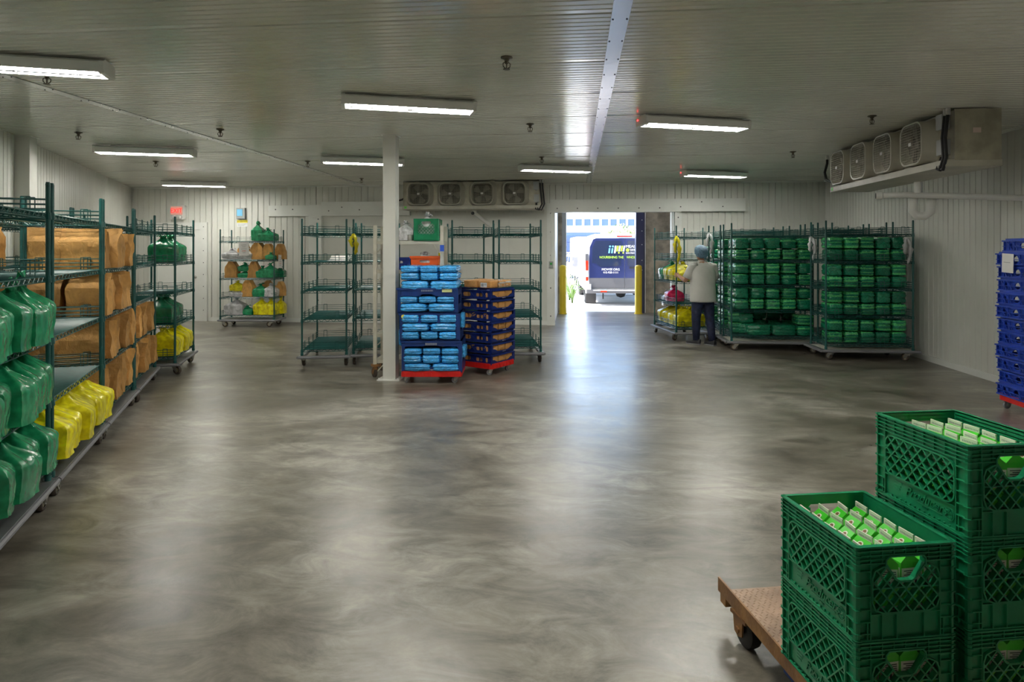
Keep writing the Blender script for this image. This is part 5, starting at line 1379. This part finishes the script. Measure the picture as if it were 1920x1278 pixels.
# left hand wrapped round the post
hand_w = V(hand); pc = V((gx, gy, HZ_)); b = MB()
fw_ = (pc-hand_w); fw_.z = 0; fw_.normalize(); sd_ = V((fw_.y, -fw_.x, 0)); R_ = .0145+.009
b.loft([[hand_w+fw_*t_+sd_*(q*.012)+V((0, 0, z_)) for q, z_ in ((-1, -w_), (1, -w_), (1.2, 0), (1, w_), (-1, w_), (-1.2, 0))] for t_, w_ in ((-.02, .026), (.02, .034), (.055, .042), (.068, .038))])
for k, (zo, ln) in enumerate(((.033, 2.7), (.012, 3.0), (-.010, 2.8), (-.030, 2.3))):
    b.tube([hand_w+fw_*.045+sd_*-.012+V((0, 0, zo))] + [pc - fw_*(R_*cos(t_)) - sd_*(R_*sin(t_)) + V((0, 0, zo)) for t_ in (.6, .6+ln*.33, .6+ln*.66, .6+ln)], [.0095, .009, .0085, .008, .0065], 7)
b.tube([hand_w+fw_*.01+sd_*.012+V((0, 0, .02)), hand_w+fw_*.05+sd_*.022+V((0, 0, .035)), pc+sd_*R_+V((0, 0, .03)), pc+sd_*R_*.5+fw_*R_*.8+V((0, 0, .026))], [.012, .0105, .0095, .007], 7)
ob('hand', (b, MT['skin'], True), per)
hw = V(hR); b = MB()
b.loft([[hw+V((q*.034, t_, zz*.012)) for q, zz in ((-1, -1), (1, -1), (1, 1), (-1, 1))] for t_ in (-.02, .03, .075)])
for k in range(4):
    x_ = -.028+k*.019; b.tube([hw+V((x_, .07, 0)), hw+V((x_, .10, .004)), hw+V((x_, .118, -.018)), hw+V((x_, .112, -.042))], [.009, .0085, .008, .0065], 7)
b.tube([hw+V((-.03, .01, 0)), hw+V((-.052, .04, -.012)), hw+V((-.05, .07, -.03))], [.012, .010, .007], 7)
ob('hand', (b, MT['skin'], True), per)

# ---------------------------------------------------------------- van outside
MT['vanwhite'] = pm('van_white_paint', (.78, .79, .80), .25, coat=.6)
MT['vannavy'] = pm('van_navy_wrap', (.022, .032, .11), .25, coat=.5)
MT['glass'] = pm('van_dark_glass', (.02, .03, .07), .08, coat=1)
MT['bump'] = pm('van_grey_bumper', (.10, .10, .105), .5)
MT['tail'] = pm('tail_light_red', (.75, .03, .01), .2, coat=.6)
vw = 1.13; VH = 2.08
vp = at(1171, 18.55); va = YAW - .053
van = thing('van', 'white delivery van with navy lettered rear doors parked outside the doorway', 'van', vp, va)
def vsec(y, w, zt, zb=.42, r=.22, n=5):
    pts = [(-w*.98, y, zb), (-w, y, zb+.25), (-w, y, zb+.6)]
    zs = zt
    for i in range(n+1):
        a = pi/2*i/n; pts.append((-w*.90+ -0*.0 - (r*.45)*cos(a)*1.0 + r*.45 - .0, y, zs-r*1.6+r*1.6*sin(a)))
    pts = [(-w*.98, y, zb), (-w, y, zb+.22), (-w, y, zb+.55), (-w*.985, y, zb+.9)] + [(-w*.94+.14*(1-cos(pi/2*i/n))*1.6, y, zt-.38+.38*sin(pi/2*i/n)) for i in range(n+1)]
    return pts + [(-x, yy, z) for x, yy, z in reversed(pts)]
b = MB(); b.loft([vsec(.03, vw, VH-.03), vsec(.12, vw, VH), vsec(2.6, vw, VH), vsec(3.6, vw, VH-.03), vsec(4.1, vw*.99, VH-.12), vsec(4.75, vw*.97, 1.35), vsec(5.4, vw*.94, 1.12), vsec(5.6, vw*.85, .95)])
ob('body_shell', (b, MT['vanwhite'], radians(45)), van)
# rear doors: two panels following the rounded tail, glass inset look via navy wrap
for s in (-1, 1):
    b = MB()
    o_ = [(0.006, .62), (vw*.90, .62), (vw*.90, 1.35), (vw*.885, 1.70), (vw*.80, 1.92), (vw*.72, 1.955), (.006, 1.955)]
    o_ = [(x*s, z) for x, z in o_]
    if s < 0: o_ = o_[::-1]
    b.plate(o_, [], .03, RX(pi/2))
    d_ = ob('rear_door', (b, MT['vannavy']), van, (0, .03, 0))
    b = MB(); g_ = [(.09, 1.16), (vw*.62, 1.12), (vw*.72, 1.22), (vw*.83, 1.24), (vw*.82, 1.68), (vw*.74, 1.88), (.09, 1.88)]; g_ = [(x*s, z) for x, z in g_]
    if s < 0: g_ = g_[::-1]
    b.plate(g_, [], .008, T(0, -.028, 0) @ RX(pi/2)); ob('window', (b, MT['glass']), d_)
    b = MB(); b.plate([(x*s, z) for x, z in ((.006, .50), (vw*.90, .50), (vw*.90, .80), (.006, .80))][::s], [], .034, RX(pi/2)); ob('lower_panel', (b, MT['bump']), d_)
    b = MB(); b.bx(min(s*vw*.93, s*vw*.995), max(s*vw*.93, s*vw*.995), -.02, .10, 1.02, 1.30, 0); ob('tail_light', (b, MT['tail']), van)
    b = MB(); b.bx(min(s*vw*.93, s*vw*.99), max(s*vw*.93, s*vw*.99), -.02, .08, .72, .83, 0); ob('reflector', (b, MT['tail']), van)
    b = MB(); b.bx(min(s*vw*.93, s*vw*1.0), max(s*vw*.93, s*vw*1.0), -.012, .09, .83, 1.02, 0); b.bx(min(s*vw*.93, s*vw*1.0), max(s*vw*.93, s*vw*1.0), -.012, .09, 1.30, 1.5, 1); ob('lamp_surround', (b, [MT['vanwhite'], MT['bump']]), van)
b = MB(); b.bx(-vw*.97, vw*.97, -.10, .10, .36, .47, 0); b.bx(-vw*.99, -vw*.86, -.08, .2, .36, .62, 1); b.bx(vw*.86, vw*.99, -.08, .2, .36, .62, 1); b.bx(-vw*.8, vw*.8, -.12, -.1, .435, .46, 1); ob('bumper', (b, [MT['bump'], MT['vanwhite']]), van)
b = MB(); b.bx(-vw*.62, -vw*.46, -.125, -.118, .40, .44); ob('bumper_reflector', (b, MT['tail']), van)
b = MB(); b.bx(-.22, .22, -.02, .02, 2.0, 2.03); ob('brake_light', (b, MT['tail']), van, (0, .03, 0))
b = MB(); b.box((.22, -.05, 1.10), (.16, .04, .05)); ob('door_handle', (b, MT['dark']), van)
b = MB(); b.bx(.40, .66, -.015, -.004, .64, .76); ob('licence_plate', (b, MT['white']), van)
for x in (-1, 1):
    for y_ in (.95, 4.55):
        b = MB(); b.lathe([(.19, -.13), (.33, -.13), (.36, -.10), (.36, .10), (.33, .13), (.19, .13)], 24, 0, RY(pi/2), caps=False); b.lathe([(0, -.06), (.2, -.09), (.2, .09), (0, .06)], 16, 1, RY(pi/2), caps=False)
        ob('wheel', (b, [MT['dark'], MT['steel']], radians(40)), van, (x*(vw-.16), y_, .36))
b = MB()
for x in (-1, 1): b.bx(x*(vw-.20)-.15, x*(vw-.20)+.15, .52, .54, .03, .42)
ob('mud_flaps', (b, MT['dark']), van)
b = MB(); b.bx(-.9, .9, .5, 5.2, .38, .46); b.cyl((-.7, .95, .36), (.7, .95, .36), .07, n=10); b.lathe([(0, -.16), (.12, -.12), (.17, 0), (.12, .12), (0, .16)], 14, 0, T(0, .95, .32)); b.bx(-.62, -.58, .2, .24, .18, .4); ob('axle', (b, MT['dark']), van)
b = MB(); b.bx(-vw-.22, -vw-.02, 4.05, 4.15, 1.02, 1.36); b.bx(vw+.02, vw+.22, 4.05, 4.15, 1.02, 1.36); ob('side_mirror', (b, MT['bump']), van)
yv = -.036
# lettering on the doors
b = MB()
for i, (x, mi) in enumerate(((-.63, 1), (-.52, 1))):
    b.loft([[(x, yv, 1.52), (x+.06, yv, 1.52), (x+.085, yv, 1.70), (x+.025, yv, 1.70)], [(x, yv+.006, 1.52), (x+.06, yv+.006, 1.52), (x+.085, yv+.006, 1.70), (x+.025, yv+.006, 1.70)]], mi=mi)
    b.cyl((x+.07, yv, 1.765), (x+.07, yv+.006, 1.765), .036, n=12, mi=mi)
for i in range(5):
    x = -.41+i*.085; s0 = .03 if i % 2 == 0 else .0
    mi = 0 if i in (0, 2, 4) else 2; lo = 1.52 if i in (0,) else 1.585
    b.loft([[(x, yv, lo), (x+.06, yv, lo), (x+.10, yv, 1.79), (x+.04, yv, 1.79)], [(x, yv+.006, lo), (x+.06, yv+.006, lo), (x+.10, yv+.006, 1.79), (x+.04, yv+.006, 1.79)]], mi=mi)
    if i in (2, 4): b.cyl((x+.02, yv, 1.535), (x+.02, yv+.006, 1.535), .032, n=12, mi=2)
b.v = [((x+.02)*.74-.02, y, (z-1.52)*.80+1.52) for x, y, z in b.v]; ob('emblem', (b, [MT['white'], MT['sky'], MT['lime']]), van)
def vt(s, size, x, z, m, xs=1.0, align='LEFT'): text(s, size, MT[m], van, front(x, yv, z), .002, align=align, xs=xs)
vt('MEALS', .11, .03, 1.68, 'white', 1.05); vt('WHEELS', .11, .15, 1.575, 'white', 1.05); vt('SAN FRANCISCO', .06, .03, 1.505, 'white')
b = MB(); b.cyl((.085, yv, 1.61), (.085, yv+.006, 1.61), .05, n=14); ob('roundel', (b, MT['lime']), van); text('ON', .04, MT['vannavy'], van, front(.085, yv-.002, 1.597), .001, align='CENTER')
vt('NOURISHING THE', .098, -.03, 1.37, 'lime', .86, 'RIGHT'); vt('WHOLE PERSON', .098, .05, 1.37, 'lime', .86)
vt('MOWSF.ORG', .092, -.40, 1.02, 'white', .95, 'CENTER'); vt('415-920-1111', .082, -.40, .935, 'white', .95, 'CENTER')

# ---------------------------------------------------------------- beyond the van
bp = at(1120, 62); ba = YAW+.0
bl = thing('office_building', 'pale building with a row of square blue windows behind the van', 'building', bp, ba)
MT['bwall'] = pm('pale_render', (.72, .74, .78), .7); MT['bglass'] = pm('blue_glazing', (.06, .10, .17), .4); MT['bband'] = pm('blue_cladding', (.07, .115, .20), .5)
wins = [(-2.9+.85*i, 3.92) for i in range(9)]
b = MB(); b.plate([(-9, 3.40), (9, 3.40), (9, 9), (-9, 9)], [rrect(.70, .72, .03, 1, x+.35-.1, z+.36) for x, z in wins], .3, T(0, .3, 0) @ RX(pi/2)); b.bx(-9, 9, .3, 12, 0, 9); ob('wall', (b, MT['bwall']), bl)
for x, z in wins:
    b = MB(); b.plate(rrect(.72, .74, .03, 1, x+.25, z+.36), [rrect(.64, .66, .03, 1, x+.25, z+.36)], .06, T(0, .12, 0) @ RX(pi/2)); w_ = ob('window', (b, MT['bwall']), bl)
    b = MB(); b.bx(x+.25-.35, x+.25+.35, .12, .16, z, z+.72); ob('pane', (b, MT['bglass']), w_)
b = MB(); b.bx(-9, 9, -.5, .3, 3.28, 3.40, 1); b.bx(-9, 9, -.35, .3, 0, 3.28)
i = -9
while i < 9: b.bx(i, i+.06, -.41, -.35, 0, 3.0); i += .16
ob('ribbed_cladding', (b, [MT['bband'], MT['bwall']]), bl)
fp = at(1070, 43)
fe = thing('iron_fence', 'dark iron picket fence behind the parked car', 'fence', fp, YAW)
for k in range(15):
    b = MB(); b.bx(-.02, .02, -.02, .02, 0, 2.3); b.loft([[(-.02, -.02, 2.3), (.02, -.02, 2.3), (.02, .02, 2.3), (-.02, .02, 2.3)], [(-.004, -.004, 2.42), (.004, -.004, 2.42), (.004, .004, 2.42), (-.004, .004, 2.42)]]); ob('picket', cm('picket', lambda: b.mesh('picket', MT['vannavy'])), fe, (-1.0+k*.13, 0, 0))
for z in (.25, 1.5, 2.1):
    b = MB(); b.bx(-1.05, .9, -.025, .025, z, z+.05); ob('rail', (b, MT['vannavy']), fe)
tp = at(1094, 28)
t = thing('box_trailer', 'white box trailer in front of the fence', 'trailer', tp, YAW)
b = MB(); b.loft([rr3(.62, 1.75, .06, y_) for y_ in (0, 3)]); o = ob('box', (b, MT['vanwhite']), t, (0, 0, 1.32))
b = MB()
for s in (-1, 1): b.bx(s*.27-.03, s*.27+.03, -.02, 0, .46, 2.18)
ob('corner_trim', (b, MT['trimw']), t)
b = MB()
for s in (-1, 1): b.cyl((s*.22-.06, 1.4, .28), (s*.22+.06, 1.4, .28), .28, n=18)
b.bx(-.25, .25, .1, 2.9, .38, .46); ob('running_gear', (b, MT['dark']), t)
cp_ = at(1066, 36)
t = thing('parked_car', 'small pale car parked behind the flower bed', 'car', cp_, YAW+.1)
b = MB()
def csec(y, w, z0_, z1_): return [(-w, y, z0_), (-w, y, (z0_+z1_)/2), (-w*.93, y, z1_), (w*.93, y, z1_), (w, y, (z0_+z1_)/2), (w, y, z0_)]
b.loft([csec(0, .78, .35, .75), csec(.1, .85, .25, .9), csec(1.2, .88, .22, .95), csec(3.2, .88, .22, .95), csec(4.1, .82, .3, .8)]); ob('body', (b, MT['vanwhite'], radians(40)), t)
b = MB(); b.loft([csec(.35, .74, .93, .96), csec(.8, .66, .93, 1.42), csec(2.2, .66, .93, 1.45), csec(3.0, .72, .93, .97)]); ob('cabin', (b, MT['glass'], radians(40)), t)
b = MB(); b.loft([csec(.85, .64, 1.40, 1.45), csec(2.15, .64, 1.42, 1.48)]); ob('roof', (b, MT['vanwhite']), t)
for s in (-1, 1):
    for y_ in (.8, 3.2):
        b = MB(); b.cyl((s*.8-.09, y_, .31), (s*.8+.09, y_, .31), .31, n=18); ob('wheel', (b, MT['dark']), t)
    b = MB(); b.bx(s*.7-.1, s*.7+.1, -.01, .06, .68, .82); ob('tail_light', (b, MT['tail']), t)
# plants by the drive: strap-leaved clumps
MT['leaf'] = pm('strap_leaf', (.09, .17, .03), .5, var=.3, vscale=9)
def clump(px, d, n, h, lab, seed):
    r = rng(seed); t = thing('strap_leaf_plant', lab, 'plant', at(px, d), 0, 'strap-leaved plants beside the drive')
    b = MB()
    for k in range(n):
        a = r.uniform(0, 6.28); L = h*r.uniform(.7, 1.1); out = r.uniform(.2, .55)*L; w_ = r.uniform(.018, .03); rings = []
        for i in range(6):
            q = i/5; c = V((cos(a)*out*q**1.5, sin(a)*out*q**1.5, L*(q-.35*q**3)+.0)); s = V((-sin(a), cos(a), 0))*w_*(1-.85*q**2)
            rings.append([c+s, c+V((0, 0, .006)), c-s, c-V((0, 0, .004))])
        b.loft(rings)
    ob('leaves', (b, MT['leaf']), t)
    b = MB()
    for k in range(3):
        a = r.uniform(0, 6.28); top = V((cos(a)*.15, sin(a)*.15, h*1.25)); b.tube([(0, 0, .05), top*.6, top], .008, 5)
        for j in range(14): v_ = V((r.uniform(-1, 1), r.uniform(-1, 1), r.uniform(-.6, 1))).normalized()*.09; b.bar(top, top+v_, .012, .012)
    ob('flower_heads', (b, MT['white']), t)
for i, (px, d, n, h, lab) in enumerate(((1068, 20.6, 46, .95, 'strap-leaved plant against the outer door jamb'), (1065, 23.4, 40, .8, 'strap-leaved plant in the middle of the bed'), (1073, 19.5, 34, .72, 'strap-leaved plant nearest the van tyre'), (1061, 26.5, 34, 1.1, 'tallest strap-leaved plant at the back of the bed'))): clump(px, d, n, h, lab, 40+i)
# flowering bush above the van roof
r = rng(9); MT['blossom'] = pm('pale_blossom', (.72, .68, .52), .6); MT['bushleaf'] = pm('bush_leaf', (.13, .17, .05), .6, var=.4, vscale=6)
t = thing('flowering_bush', 'pale flowering bush behind the van roof', 'bush', at(1172, 44), 0)
b = MB(); c_ = MB()
for k in range(2600):
    v_ = V((r.gauss(0, 1), r.gauss(0, 1), r.gauss(0, 1))).normalized(); lump = 1+.25*noise.noise(v_*2.2); p_ = V((v_.x*2.3, v_.y*1.6, v_.z*1.5))*lump*r.uniform(.86, 1.0)+V((0, 0, 1.75))
    if p_.z < .1: continue
    u_ = V((r.uniform(-1, 1), r.uniform(-1, 1), r.uniform(-1, 1))).normalized(); w_ = u_.orthogonal().normalized(); sz = r.uniform(.07, .13)
    (b if r.random() < .5 else c_).add([p_+u_*sz, p_+w_*sz*.5, p_-u_*sz, p_-w_*sz*.5, p_+u_.cross(w_)*.02], [(0, 1, 4), (1, 2, 4), (2, 3, 4), (3, 0, 4)])
o = ob('leaves', (b, MT['bushleaf']), t); o['kind'] = 'stuff'; o = ob('blossom', (c_, MT['blossom']), t); o['kind'] = 'stuff'
b = MB(); b.lathe([(.0, .0), (.5, .0), (1.5, .8), (1.9, 1.7), (1.4, 2.6), (.6, 3.0), (0, 3.05)], 14); o = ob('inner_mass', (b, MT['bushleaf'], True), t)
for k in range(5):
    b = MB(); b.tube([(0, 0, 0), (cos(k*1.3)*.5, sin(k*1.3)*.4, .6), (cos(k*1.3)*1.2, sin(k*1.3)*.9, 1.4)], [.06, .045, .02], 6); ob('stem', (b, MT['rust']), t)
